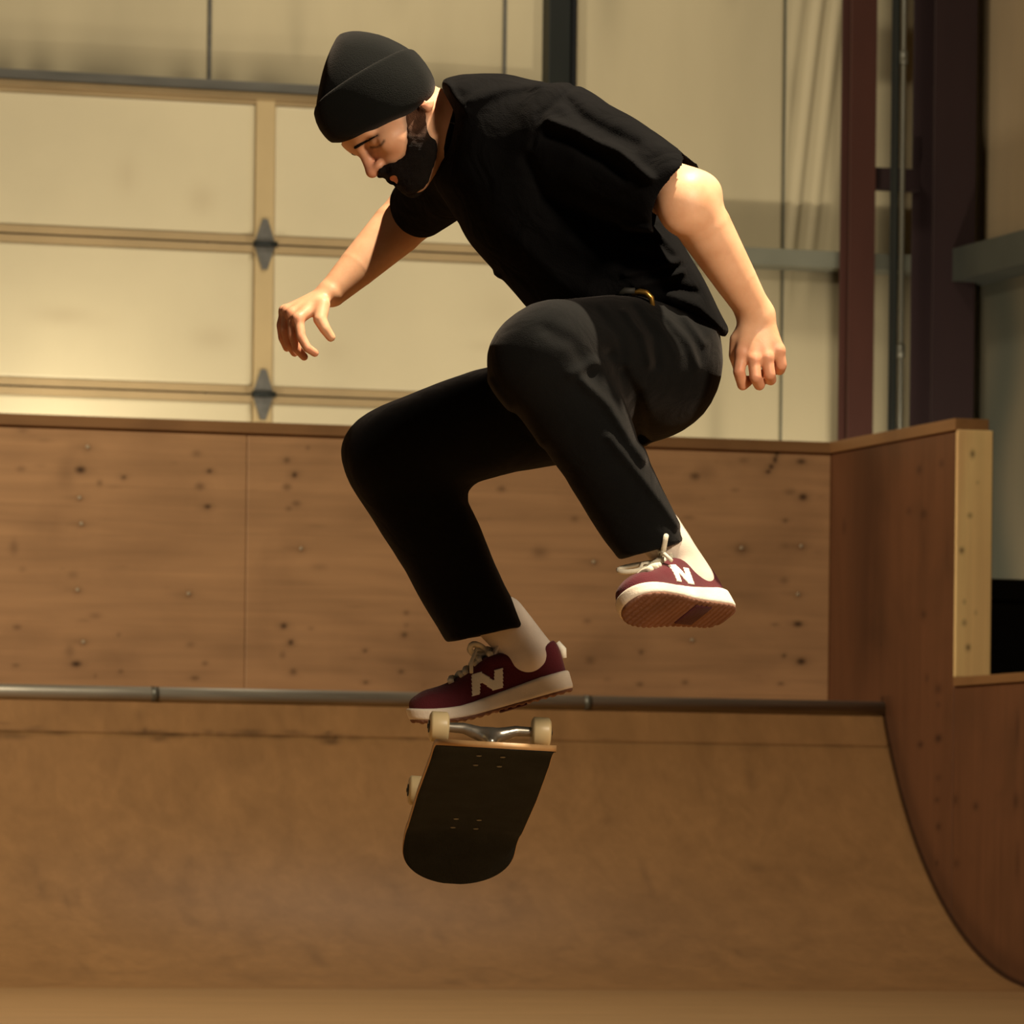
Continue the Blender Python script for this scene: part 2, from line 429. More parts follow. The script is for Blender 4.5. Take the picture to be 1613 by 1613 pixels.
for z in (hitY(1412, 553, YG-.68).z, hitY(1412, 90, YG-.68).z):
    tube('coupling', [(xcd, YG-.68, z-.03), (xcd, YG-.68, z+.03)], .019, M['conduit'], cdt)
xdp = hitY(1411, 350, YG-.66).x
dp = empty('downpipe', (xdp, YG-.66, 0), label='dark steel channel upright left of the thin conduit', cat='pipe')
box('channel', (xdp-.012, YG-.665, 0), (xdp+.010, YG-.635, CEIL-.004), M['track'], dp)
box('channel_lip', (xdp-.018, YG-.634, 0), (xdp+.012, YG-.628, CEIL-.004), M['track'], dp)

# ------------------------------------------------------------------ quarter pipe
QP = empty('quarter_pipe', (XC-2.4, YC, 0), label='wooden quarter pipe with brown sheet surface and steel coping', cat='ramp')
TH0 = math.acos((RT-ZR)/RT)
def arc(t):      # t: angle from floor
    return YF+RT*math.sin(t), RT-RT*math.cos(t)
def trans_sheet(u0, u1, t0, t1, spots, nu=90, nv=60):
    us = np.linspace(u0, u1, nu); ts = np.linspace(t0, t1, nv)
    UU, TT = np.meshgrid(us, ts, indexing='ij')
    # arc from floor tangent point (YF,0) up to the coping; toward the camera is -Y
    Yv = YF+RT*np.sin(TT); Zv = RT-RT*np.cos(TT)
    P = np.stack([UU, Yv, Zv], -1).reshape(-1, 3)
    Nn = np.stack([np.zeros_like(TT), -np.sin(TT), np.cos(TT)], -1).reshape(-1, 3)
    idx = np.arange(nu*nv).reshape(nu, nv)
    q = np.stack([idx[:-1, :-1], idx[1:, :-1], idx[1:, 1:], idx[:-1, 1:]], -1).reshape(-1, 4)
    rim = np.concatenate([idx[:, 0], idx[-1, 1:], idx[-2::-1, -1], idx[0, -2:0:-1]])
    back = P[rim]-Nn[rim]*.012; nb = len(P); k = len(rim); nx = np.roll(np.arange(k), -1); r2 = nb+np.arange(k)
    side = np.stack([rim, r2, r2[nx], rim[nx]], -1)
    s = stain_field(np.stack([UU.ravel(), (TT*RT).ravel()], 1), spots)
    return mesh_obj('ramp_sheet', np.concatenate([P, back]), np.concatenate([q, side]), M['masonite'], QP, smooth=False,
                    attr={'stain_shade': np.concatenate([s, np.zeros(k)])})
T1 = TH0*.925
xm = XC-2.44
sp = []
for k in range(70):
    sp.append((RNG.uniform(XC-4.6, XC-.3), RNG.uniform(.1, TH0*RT), RNG.uniform(.006, .05), RNG.uniform(.02, .12), RNG.uniform(.05, .3)))
for k in range(60):   # scuffs just under the coping
    sp.append((RNG.uniform(XC-4.6, XC-2.0), T1*RT+RNG.normal(0, .012), RNG.uniform(.01, .07), RNG.uniform(.004, .012), RNG.uniform(.3, .8)))
for k in range(20):
    sp.append((RNG.uniform(XC-2.0, XC-.1), T1*RT+RNG.normal(0, .006), RNG.uniform(.02, .08), RNG.uniform(.003, .006), RNG.uniform(.15, .4)))
for (a, b) in ((XL-1.0, XC-.002),):
    trans_sheet(a, b, 0.004, T1-.0003, sp, 420, 90)
    trans_sheet(a, b, T1+.0003, TH0-.004, sp, 420, 14)
cop = tube('coping', [(XL-1.0, YC+.006, ZC), (XC-.001, YC+.006, ZC)], .03, M['coping'], QP, 16)
for px in (243, 925):
    p = hitY(px, 1100, YC)
    tube('coping_joint', [(p.x-.014, YC+.006, ZC), (p.x+.014, YC+.006, ZC)], .0312, M['conduit'], cop, 16)
box('deck', (XL-1.0, YC+.045, ZC-.02), (XC-.002, YB-.002, ZC+.0), M['ply_edge'], QP)
for k in range(5):
    xx = XC-.1-1.22*k
    V = [(xx, YC-.02, 0), (xx, YB, 0), (xx, YB, ZC-.03), (xx, YC+.02, ZC-.06)]
    V2 = [(x+.018, y, z) for x, y, z in V]
    mesh_obj('rib', V+V2, [(0, 1, 2, 3), (7, 6, 5, 4), (0, 4, 5, 1), (1, 5, 6, 2), (2, 6, 7, 3), (3, 7, 4, 0)], M['ply_edge'], QP)

# plywood wall above the deck
PW = empty('plywood_wall', (XC-2.4, YB, ZC), label='long knotty plywood wall with lumber cap above the coping', cat='wall')
seamx = hitY(388, 880, YB).x
def P2(px, py): p = hitY(px, py, YB); return p.x, p.z
dark = [(127, 740, 9, 6, .95), (195, 752, 5, 4, .7), (157, 761, 5, 5, .45), (33, 739, 8, 5, .35), (330, 742, 5, 4, .85), (327, 798, 6, 4, .9),
        (315, 766, 8, 6, .5), (310, 714, 8, 6, .35), (452, 725, 6, 5, .6), (464, 748, 5, 5, .9), (452, 767, 7, 6, .5), (467, 793, 7, 5, .45), (455, 801, 5, 4, .4),
        (447, 986, 6, 5, .9), (458, 1012, 5, 5, .9), (445, 1032, 6, 6, .4), (462, 1058, 7, 6, .6), (120, 1046, 9, 5, .95), (575, 1025, 4, 3, .7),
        (576, 1075, 5, 3, .7), (27, 988, 7, 4, .5), (25, 1048, 7, 3, .5), (190, 1058, 5, 4, .45), (150, 1065, 4, 5, .4), (307, 1068, 8, 4, .6),
        (323, 1045, 5, 4, .45), (22, 862, 7, 12, .35), (105, 748, 14, 26, .25), (150, 970, 10, 5, .3), (110, 1025, 8, 14, .3), (300, 1015, 7, 5, .3), (187, 1000, 4, 4, .35),
        (115, 905, 9, 6, .3), (485, 705, 4, 4, .4), (503, 893, 14, 5, .25), (36, 678, 8, 4, .3), (490, 990, 5, 3, .3),
        (1095, 750, 10, 7, .7), (1110, 745, 22, 14, .25), (1262, 727, 9, 5, .85), (1265, 783, 8, 6, .95), (1245, 775, 12, 6, .4), (1237, 820, 5, 4, .6),
        (1168, 865, 13, 9, .5), (1238, 860, 10, 5, .3), (1257, 983, 9, 5, .95), (1262, 1042, 9, 6, .95), (1235, 1033, 4, 4, .7), (1010, 1027, 5, 5, .6),
        (1008, 1078, 6, 4, .5), (1079, 1075, 6, 4, .5), (1230, 1077, 6, 3, .6), (1235, 914, 8, 6, .4), (1221, 984, 8, 3, .4), (1085, 815, 12, 4, .3),
        (790, 770, 7, 5, .5), (850, 870, 14, 9, .4), (905, 817, 7, 5, .4), (640, 965, 5, 4, .5), (637, 1000, 6, 5, .7), (632, 1058, 6, 4, .6),
        (930, 1040, 9, 8, .4), (925, 978, 7, 4, .4), (640, 985, 5, 4, .3), (1171, 725, 10, 5, .35), (1158, 772, 8, 4, .3), (810, 1040, 8, 4, .3),
        (1224, 712, 3.5, 9, .98), (1221, 724, 4, 6, .98), (1215, 735, 4.5, 4.5, .98), (1210, 743, 5, 3.5, .95)]
S = 1/398.0
def knots(lst):
    out = []
    for x, y, rx, ry, k in lst:
        u, v = P2(x, y); out.append((u, v, rx*S, ry*S, k))
        if k > .55: out.append((u, v, rx*S*2.2, ry*S*1.7, k*.28))
    return out
SCR = [(138, 704), (125, 784), (128, 825), (122, 929), (297, 935), (474, 864), (131, 1011), (1262, 860), (1257, 936), (1090, 1008), (935, 885), (1168, 863)]
KN = knots(dark+[(x, y+1, 9, 6, .42) for x, y in SCR]+[(x-6, y, 22, 5, .22) for x, y in SCR])
for _ in range(90):
    KN.append((RNG.uniform(XL, XC), RNG.uniform(ZC, ZCAP), RNG.uniform(.01, .05), RNG.uniform(.004, .012), RNG.uniform(.08, .22)))
def smb(u, v):   # worn, rubbed band edge at the right corner and faint horizontal figure
    a = np.sin(u*5.1+np.sin(v*9)*1.3)*np.sin(v*13+np.sin(u*4.3)*2)+.6*np.sin(u*13.7+v*21)*np.sin(v*37-u*3)
    return .07*np.clip(a, 0, 2)**1.5+.05*(.5+.5*np.sin(v*95+np.sin(u*3.1)*2.5+np.sin(u*7.3)))**3
capd = .045
sheets = [(XL-1.0, seamx-2.44-.0003), (seamx-2.44+.0003, seamx-.0003), (seamx+.0003, XC-.001)]
for a, b in sheets:
    slab('plywood_sheet', (0, YB, 0), (1, 0, 0), (0, 0, 1), (0, -1, 0), a, b, ZC+.003, ZCAP-capd, .018, M['ply_back'], PW, int((b-a)/.0075), 140, KN, smb)
box('cap_rail', (XL-1.0, YB-.015, ZCAP-capd+.001), (XC-.002, YB+.115, ZCAP), M['lumber_cap'], PW)
box('bottom_plate', (XL-1.0, YB+.019, ZC-.02), (XC, YB+.11, ZC+.02), M['lumber_cap'], PW)
for k in range(11):
    xx = XC-.05-.406*k
    box('stud', (xx-.019, YB+.019, ZC+.021), (xx+.019, YB+.108, ZCAP-capd-.001), M['lumber_cap'], PW, bev=0)
scr = None
bms = bmesh.new(); bmesh.ops.create_cone(bms, cap_ends=True, segments=10, radius1=.0085, radius2=.006, depth=.005)
sme = bpy.data.meshes.new('screw'); bms.to_mesh(sme); bms.free(); sme.materials.append(M['screw'])
def screw(parent, wpos, axis='y'):
    o = bpy.data.objects.new('screw', sme); COL.objects.link(o); o.parent = parent
    o.location = Vector(wpos)-WM[parent.name].translation
    o.rotation_euler = (math.pi/2, 0, 0) if axis == 'y' else (0, -math.pi/2, 0)
for x, y in SCR:
    p = hitY(x, y, YB); screw(PW, (p.x, YB-.001, p.z))

# right side wall: tall part with post, then the low part with its ledge
SW = empty('plywood_side_wall', (XC, YP, 0), label='plywood side wall with pale end post at the right of the ramp', cat='wall')
def P2s(px, py): p = hitX(px, py, XC); return p.y, p.z
sdark = [(1448, 740, 4, 7, .5), (1483, 730, 4, 6, .45), (1432, 805, 4, 6, .4), (1455, 810, 5, 8, .5), (1372, 955, 4, 6, .6), (1455, 968, 4, 6, .5), (1370, 990, 4, 6, .5),
         (1388, 1015, 3, 6, .4), (1373, 920, 3, 8, .35), (1370, 745, 5, 8, .4), (1330, 830, 4, 14, .4), (1478, 1163, 5, 6, .8), (1450, 1173, 4, 5, .7), (1476, 1260, 4, 4, .55),
         (1478, 1302, 4, 6, .6), (1475, 1360, 4, 6, .65), (1505, 1260, 4, 8, .45), (1537, 1270, 4, 6, .6), (1426, 1282, 4, 4, .5), (1478, 1225, 4, 5, .4), (1478, 1110, 3, 4, .4),
         (1478, 1085, 5, 7, .5), (1507, 1360, 4, 6, .4), (1600, 1262, 4, 12, .5), (1603, 1150, 3, 30, .4), (1603, 1360, 3, 30, .4), (1447, 1366, 5, 8, .7), (1470, 1405, 4, 4, .6), (1460, 1068, 3, 6, .4)]
KS = []
for x, y, rx, ry, k in sdark:
    u, v = P2s(x, y); KS.append((u, v, rx/150.0, ry/410.0, k))
for _ in range(60):
    KS.append((RNG.uniform(YP-3, YB), RNG.uniform(0, ZCAP), RNG.uniform(.006, .02), RNG.uniform(.02, .12), RNG.uniform(.08, .25)))
def sms(u, v):   # dark scuff line where wheels run along the transition edge, and a soft darker band near the corner
    rr = np.sqrt((u-YF)**2+(v-RT)**2); on = (u > YF) & (v < ZC+.05)
    s = np.where(on, .75*np.exp(-((RT-rr-.006)/.010)**2)+.35*np.exp(-((RT-rr-.05)/.05)**2)*(RT-rr > 0), 0)
    s2 = np.where(u <= YF, .75*np.exp(-((v-.006)/.012)**2)+.35*np.exp(-((v-.05)/.05)**2), 0)
    c = .42*np.exp(-((u-(YB-.42))/.20)**2)*np.clip((v-ZC)/.3, 0, 1)
    return np.maximum(np.maximum(s, s2), c)
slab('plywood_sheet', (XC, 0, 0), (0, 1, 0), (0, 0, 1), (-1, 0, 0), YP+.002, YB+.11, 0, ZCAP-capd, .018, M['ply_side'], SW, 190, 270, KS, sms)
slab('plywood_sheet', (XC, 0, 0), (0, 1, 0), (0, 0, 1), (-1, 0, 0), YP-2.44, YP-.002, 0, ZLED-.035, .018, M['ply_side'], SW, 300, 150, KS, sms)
PWID = .139
pz0 = ZLED+.001
def knpost():
    out = []
    for x, y, rx, ry, k in [(1532, 715, 4, 6, .75), (1528, 812, 4, 4, .6), (1515, 867, 4, 5, .8), (1519, 948, 3, 4, .4), (1519, 981, 4, 5, .55), (1525, 1020, 4, 5, .8), (1537, 965, 3, 4, .3), (1540, 760, 3, 3, .3)]:
        p = hitY(x, y, YP-.018); out.append((p.x, p.z, rx/430, ry/430, k))
    return out
slab('end_post', (0, YP-.018, 0), (1, 0, 0), (0, 0, 1), (0, -1, 0), XC-.002, XC+PWID, pz0, ZCAP-.042, .02, M['lumber_post'], SW, 40, 160, knpost())
box('cap_rail', (XC-.012, YP-.012, ZCAP-capd+.001), (XC+PWID-.014, YB+.11, ZCAP+.001), M['lumber_capy'], SW)
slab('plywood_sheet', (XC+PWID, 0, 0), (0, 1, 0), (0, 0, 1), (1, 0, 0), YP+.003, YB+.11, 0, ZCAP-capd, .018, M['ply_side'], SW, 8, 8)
box('ledge_rail', (XC-.012, YP-2.44, ZLED-.034), (XC+PWID+.25, YP-.019, ZLED), M['lumber_capy'], SW)
box('deck_edge', (XC-.0, YP-.0185, ZLED-.035), (XC+PWID, YP+.001, ZLED), M['lumber_capy'], SW)
for k in range(6):
    yy = YP-.1-.43*k
    box('stud', (XC+.019, yy-.019, .0), (XC+.108, yy+.019, ZLED-.035), M['lumber_cap'], SW, bev=0)

# black case behind the ledge
bx0 = hitY(1566, 990, YP+.9)
BB = empty('storage_case', (XC+.9, YP+1.0, 0), label='black storage case in the dark behind the low side wall', cat='case')
bz = hitY(1590, 912, YP+.7).z
box('body', (XC+PWID+.18, YP+.7, .0), (XC+1.6, YP+1.3, bz-.09), M['blackbox'], BB, bev=.012)
box('lid', (XC+PWID+.17, YP+.69, bz-.088), (XC+1.61, YP+1.31, bz), M['blackbox'], BB, bev=.012)
for k in range(4):
    xx = XC+PWID+.24+.3*k
    box('rib', (xx, YP+.688, .06), (xx+.04, YP+.6995, bz-.12), M['blackbox'], BB, bev=.004)

# lamps out of view, some added: high-bay lamps and two work lamps behind the ramp wall
def high_bay(loc, tgt, label):
    d = (Vector(tgt)-Vector(loc)).normalized(); q = d.to_track_quat('-Z', 'Y').to_matrix().to_4x4()
    root = empty('high_bay_lamp', Matrix.Translation(loc) @ q, label=label, cat='lamp')
    prof = [(.06, .22), (.09, .20), (.11, .10), (.24, -.02), (.25, -.03), (.235, -.025), (.10, .09), (.05, .12)]
    V, Fs, n = [], [], 24
    for r, z in prof:
        for k in range(n): V.append((r*math.cos(2*math.pi*k/n), r*math.sin(2*math.pi*k/n), z+.1))
    for i in range(len(prof)-1):
        for k in range(n): Fs.append((i*n+k, i*n+(k+1) % n, (i+1)*n+(k+1) % n, (i+1)*n+k))
    Fs.append(tuple(range(n)))
    mesh_obj('reflector', V, Fs, M['lamp_shell'], root, smooth=True, local=True)
    top = Vector(loc)
    tube('hanging_rod', [top+q.to_3x3() @ Vector((0, 0, .32)), (top.x, top.y, CEIL-.003)], .012, M['lamp_shell'], root)
high_bay(KEY_L, SKP-cu*.1, 'high-bay lamp straight above the skater')
high_bay(TOP_L, (TOP_L.x, YG, 2.6), 'added lamp over the walkway, brightening the wall by the garage door')  # unseen lamp added to lift the upper wall and the girt's shadow
high_bay(FILL_L, SKP, 'added fill lamp hung low to the front right of the skater')  # fill light added for the face; its hanging fixture is invented
high_bay(RAMP_L, (RAMP_L.x+.6, YB-.6, .9), 'high-bay lamp over the quarter pipe')
def work_lamp(loc, label):
    root = empty('work_lamp', (loc.x, loc.y, 0), label=label, cat='lamp')
    tube('pole', [(loc.x, loc.y, .25), (loc.x, loc.y, loc.z-.14)], .015, M['lamp_shell'], root)
    for a in (0, 2.1, 4.2):
        tube('leg', [(loc.x, loc.y, .35), (loc.x+.3*math.cos(a), loc.y+.3*math.sin(a), .012)], .011, M['lamp_shell'], root)
    box('head', (loc.x-.14, loc.y-.12, loc.z-.13), (loc.x+.14, loc.y-.03, loc.z+.07), M['lamp_shell'], root, bev=.01)
work_lamp(WALL_A, 'tripod work lamp behind the ramp lighting the garage door')
work_lamp(WALL_C, 'tripod work lamp just behind the plywood wall, aimed at the door')
work_lamp(WALL_B, 'tripod work lamp behind the ramp lighting the wall by the columns')
# ------------------------------------------------------------------ signed-distance modelling
f32 = np.float32
def A3(v): return np.asarray(v, dtype=f32)
def smin(a, b, k):
    h = np.maximum(k-np.abs(a-b), 0)/k
    return np.minimum(a, b)-h*h*k*.25
def smax(a, b, k): return -smin(-a, -b, k)
def rcone(P, a, b, ra, rb, n=None, s=1.0):
    """round cone from a to b; n, s: radius along axis n multiplied by s"""
    a = A3(a); b = A3(b); ab = b-a; v = P-a
    t = np.clip(v @ ab/max(float(ab @ ab), 1e-9), 0, 1)
    v = v-t[:, None]*ab
    if n is not None:
        n = A3(n); v = v+(v @ n)[:, None]*n*(1/s-1)
        return (np.sqrt((v*v).sum(1))-(ra+t*(rb-ra)))*min(1.0, s)
    return np.sqrt((v*v).sum(1))-(ra+t*(rb-ra))
def chain(P, pts, rad, n=None, s=1.0):
    d = None
    for i in range(len(pts)-1):
        e = rcone(P, pts[i], pts[i+1], rad[i], rad[i+1], n, s)
        d = e if d is None else np.minimum(d, e)
    return d
def ellip(P, c, r, R=None):
    v = P-A3(c)
    if R is not None: v = v @ A3(R).T          # rows of R are the axes
    r = A3(r); k0 = np.sqrt(((v/r)**2).sum(1)); k1 = np.sqrt(((v/(r*r))**2).sum(1))+1e-9
    return k0*(k0-1)/k1
def poly2(Q, poly):
    """signed distance to polygon, negative inside"""
    pg = A3(poly); d = np.full(len(Q), 1e9, f32); ins = np.zeros(len(Q), bool)
    n = len(pg)
    for i in range(n):
        a = pg[i]; b = pg[(i+1) % n]; e = b-a; w_ = Q-a
        t = np.clip((w_ @ e)/max(float(e @ e), 1e-12), 0, 1)
        q = w_-t[:, None]*e; d = np.minimum(d, (q*q).sum(1))
        c1 = (a[1] <= Q[:, 1]) & (b[1] > Q[:, 1]) | (a[1] > Q[:, 1]) & (b[1] <= Q[:, 1])
        with np.errstate(divide='ignore', invalid='ignore'):
            xi = a[0]+(Q[:, 1]-a[1])/(b[1]-a[1]+1e-12)*(b[0]-a[0])
        ins ^= c1 & (Q[:, 0] < xi)
    d = np.sqrt(d); return np.where(ins, -d, d)
def pline(Q, pts):
    d = np.full(len(Q), 1e9, f32)
    for i in range(len(pts)-1):
        a = A3(pts[i]); b = A3(pts[i+1]); e = b-a; w_ = Q-a
        t = np.clip((w_ @ e)/max(float(e @ e), 1e-9), 0, 1); q = w_-t[:, None]*e
        d = np.minimum(d, (q*q).sum(1))
    return np.sqrt(d)
def smooth_poly(p, it=2):
    p = np.asarray(p, float)
    for _ in range(it):
        q = np.roll(p, -1, 0); p = np.stack([.75*p+.25*q, .25*p+.75*q], 1).reshape(-1, 2)
    return p
def wavy(P, freq, seed, n=7):
    r = np.random.default_rng(seed); s = np.zeros(len(P), f32)
    for _ in range(n):
        k = r.normal(size=3); k *= freq*r.uniform(.6, 1.5)/np.linalg.norm(k)
        s += np.sin(P @ k.astype(f32)+f32(r.uniform(0, 6.3)))
    return s/n
def culled(P, c, R, fn, big=.04):
    """evaluate fn only near the ball (c, R)"""
    dd = np.sqrt(((P-A3(c))**2).sum(1))-R
    m = dd < big
    out = dd.astype(f32)
    if m.any(): out[m] = fn(P[m])
    return out
def sdf_mesh(fn, lo, hi, h, B=9):
    lo = np.asarray(lo, float); hi = np.asarray(hi, float)
    nb = np.maximum(np.ceil((hi-lo)/(B*h)).astype(int), 1)
    bi = np.stack(np.meshgrid(*[np.arange(k) for k in nb], indexing='ij'), -1).reshape(-1, 3)
    cen = (lo+(bi+.5)*B*h).astype(f32)
    dc = fn(cen); bi = bi[np.abs(dc) < .87*B*h*1.25+.012]
    loc = np.stack(np.meshgrid(*[np.arange(B+1)]*3, indexing='ij'), -1).reshape(-1, 3)
    N3 = nb*B+3; sy, sx = N3[2], N3[1]*N3[2]
    keys, verts, quads = [], [], []
    corners = [(i, j, k) for i in (0, 1) for j in (0, 1) for k in (0, 1)]
    edges = [(a, b) for a in range(8) for b in range(a+1, 8) if sum(abs(corners[a][q]-corners[b][q]) for q in range(3)) == 1]
    CH = 260
    for s in range(0, len(bi), CH):
        b = bi[s:s+CH]; G = b[:, None, :]*B+loc[None]
        V = fn((lo+G.reshape(-1, 3)*h).astype(f32)).reshape(len(b), B+1, B+1, B+1)
        G = G.reshape(len(b), B+1, B+1, B+1, 3)
        Sg = V < 0
        cnt = np.zeros((len(b), B, B, B), np.int8)
        for (i, j, k) in corners: cnt += Sg[:, i:i+B, j:j+B, k:k+B]
        w_ = np.argwhere((cnt > 0) & (cnt < 8))
        if len(w_):
            cv = np.stack([V[w_[:, 0], w_[:, 1]+i, w_[:, 2]+j, w_[:, 3]+k] for i, j, k in corners], 1)
            acc = np.zeros((len(w_), 3)); num = np.zeros(len(w_))
            for a, c in edges:
                va, vb = cv[:, a], cv[:, c]; m = (va < 0) != (vb < 0)
                t = np.where(m, va/np.where(m, va-vb, 1), 0)
                p = np.array(corners[a])+t[:, None]*(np.array(corners[c])-np.array(corners[a]))
                acc += p*m[:, None]; num += m
            g = G[w_[:, 0], w_[:, 1], w_[:, 2], w_[:, 3]]
            verts.append(lo+(g+acc/num[:, None])*h); keys.append(g[:, 0]*sx+g[:, 1]*sy+g[:, 2])
        for ax in range(3):
            sl0 = [slice(0, B)]*3; sl1 = [slice(0, B)]*3; sl1[ax] = slice(1, B+1)
            s0 = Sg[(slice(None), *sl0)]; s1 = Sg[(slice(None), *sl1)]
            e = np.argwhere(s0 != s1)
            if not len(e): continue
            g = G[e[:, 0], e[:, 1], e[:, 2], e[:, 3]]; flip = ~s0[e[:, 0], e[:, 1], e[:, 2], e[:, 3]]
            k0 = g[:, 0]*sx+g[:, 1]*sy+g[:, 2]; st = [sx, sy, 1]
            d1, d2 = st[(ax+1) % 3], st[(ax+2) % 3]
            q = np.stack([k0-d1-d2, k0-d2, k0, k0-d1], 1); q[flip] = q[flip][:, ::-1]
            quads.append(q)
    keys = np.concatenate(keys); verts = np.concatenate(verts); quads = np.concatenate(quads)
    o = np.argsort(keys); keys = keys[o]; verts = verts[o]
    ix = np.searchsorted(keys, quads); ix = np.clip(ix, 0, len(keys)-1)
    ok = (keys[ix] == quads).all(1)
    return verts, ix[ok]

# ------------------------------------------------------------------ the skater
# local frame: x right, y up, z toward the camera, metres; anchor on the ray of pixel (806, 806)
AX, AY = (806-CX)*DSK/F, -(806-CY)*DSK/F
def W(px, py, w=0.0):
    d = DSK-w; return np.array([(px-CX)*d/F-AX, -(py-CY)*d/F-AY, w], dtype=f32)
def toPx(P):
    d = DSK-P[:, 2]
    return np.stack([CX+(P[:, 0]+AX)*F/d, CY-(P[:, 1]+AY)*F/d], 1)
PERS_M = CAM_M @ Matrix.Translation((AX, AY, -DSK))
PR = empty('person', PERS_M, label='skater in black beanie, black tee and black trousers jumping in mid-air', cat='person')

M['skin'] = None
def skin_mat():
    m, nt, b = new_mat('skin', .48, .35)
    b.inputs['Subsurface Weight'].default_value = .25
    b.inputs['Subsurface Radius'].default_value = (.012, .005, .003)
    b.inputs['Subsurface Scale'].default_value = .6
    tc = N(nt, 'ShaderNodeTexCoord'); nz = N(nt, 'ShaderNodeTexNoise'); nz.inputs['Scale'].default_value = 22; nz.inputs['Detail'].default_value = 5
    nt.links.new(tc.outputs['Object'], nz.inputs['Vector'])
    r = N(nt, 'ShaderNodeValToRGB'); r.color_ramp.elements[0].position = .3; r.color_ramp.elements[1].position = .7
    r.color_ramp.elements[0].color = lin((210, 156, 118)); r.color_ramp.elements[1].color = lin((228, 178, 140))
    nt.links.new(nz.outputs[0], r.inputs[0])
    def mixa(src, an, col):
        at = N(nt, 'ShaderNodeAttribute'); at.attribute_name = an
        mx = N(nt, 'ShaderNodeMixRGB'); mx.inputs[2].default_value = lin(col)
        nt.links.new(at.outputs['Fac'], mx.inputs[0]); nt.links.new(src, mx.inputs[1]); return mx.outputs[0]
    o = mixa(r.outputs[0], 'flush', (196, 98, 78)); o = mixa(o, 'stubble', (40, 28, 22))
    nt.links.new(o, b.inputs['Base Color'])
    n2 = N(nt, 'ShaderNodeTexNoise'); n2.inputs['Scale'].default_value = 320
    nt.links.new(tc.outputs['Object'], n2.inputs['Vector'])
    bp = N(nt, 'ShaderNodeBump'); bp.inputs['Strength'].default_value = .12; bp.inputs['Distance'].default_value = .001
    nt.links.new(n2.outputs[0], bp.inputs['Height']); nt.links.new(bp.outputs[0], b.inputs['Normal'])
    return m
def cloth(name, rgb, bump=.35, bs=420, sheen=.25, rough=.9, spec=.12, wr=0.0):
    m = mat(name, rgb, rough, spec, .25, (9, 9, 9), bump=bump, bscale=bs)
    b = m.node_tree.nodes['Principled BSDF']
    if bump:
        nt = m.node_tree; b0 = [n for n in nt.nodes if n.type == 'BUMP'][0]; tc = [n for n in nt.nodes if n.type == 'TEX_COORD'][0]
        nz = N(nt, 'ShaderNodeTexNoise'); nz.inputs['Scale'].default_value = 13; nz.inputs['Detail'].default_value = 2; nz.inputs['Distortion'].default_value = 1.2
        b1_ = N(nt, 'ShaderNodeBump'); b1_.inputs['Strength'].default_value = wr; b1_.inputs['Distance'].default_value = .03
        nt.links.new(tc.outputs['Object'], nz.inputs['Vector']); nt.links.new(nz.outputs[0], b1_.inputs['Height']); nt.links.new(b1_.outputs[0], b0.inputs['Normal'])
    b.inputs['Sheen Weight'].default_value = sheen; b.inputs['Sheen Roughness'].default_value = .45
    b.inputs['Sheen Tint'].default_value = (1, .86, .78, 1)
    return m
M['skin'] = skin_mat()
M['tee'] = cloth('black_jersey', (11, 10, 10), sheen=.015, spec=.05, wr=.3)
M['trouser'] = cloth('black_twill', (12, 12, 11), .3, 600, .07, .9, .09, .16)
M['beanie'] = cloth('black_knit', (14, 15, 13), .35, 520, .075)
M['beard'] = mat('beard_hair', (22, 16, 12), .75, .12, .25, (60, 60, 60), bump=1.0, bscale=700, attr='fade', stain_shade=(112, 76, 56))
M['lip'] = mat('lip', (150, 84, 70), .5, .3, .08, (60, 60, 60))
M['maroon'] = cloth('maroon_suede', (88, 34, 40), .5, 500, .15)
M['white'] = cloth('white_rubber', (226, 212, 192), .15, 300, .1, .6)
M['logo'] = cloth('white_leather', (236, 226, 208), .1, 300, .1, .5)
M['lace'] = cloth('lace_cotton', (226, 216, 192), .5, 900, .2)
M['sock'] = cloth('sock_cotton', (222, 206, 188), .2, 700, .1)
M['outsole'] = cloth('outsole_gum', (120, 84, 66), .4, 180, .05, .7)
M['outsole_dark'] = cloth('outsole_dark', (70, 34, 38), .4, 180, .05, .7)
M['brass'] = mat('brass', (196, 150, 72), .3, .5, .1, (30, 30, 30), metal=.9)
M['belt'] = mat('belt_webbing', (40, 38, 32), .7, .3, .2, (80, 80, 80))
M['eye'] = mat('eye_white', (225, 215, 200), .2, .5, .03)
M['iris'] = mat('iris_dark', (40, 26, 18), .2, .5, .1)

# ---- folds
def folds(P, lst, zmin=-1.0):
    px = toPx(P).astype(f32); s = np.zeros(len(P), f32)
    for pts, amp, sig in lst:
        a = np.array(pts); m = (px[:, 0] > a[:, 0].min()-3*sig) & (px[:, 0] < a[:, 0].max()+3*sig) & (px[:, 1] > a[:, 1].min()-3*sig) & (px[:, 1] < a[:, 1].max()+3*sig) & (P[:, 2] > zmin)
        if m.any(): s[m] += amp*np.exp(-(pline(px[m], pts)/sig)**2)
    return s
def clipped(d, P, poly, k=.03, grow=0.0, w0=0.0):
    px = toPx(P).astype(f32)
    return smax(d, (poly2(px, poly)-grow)*f32((DSK-w0)/F), k)

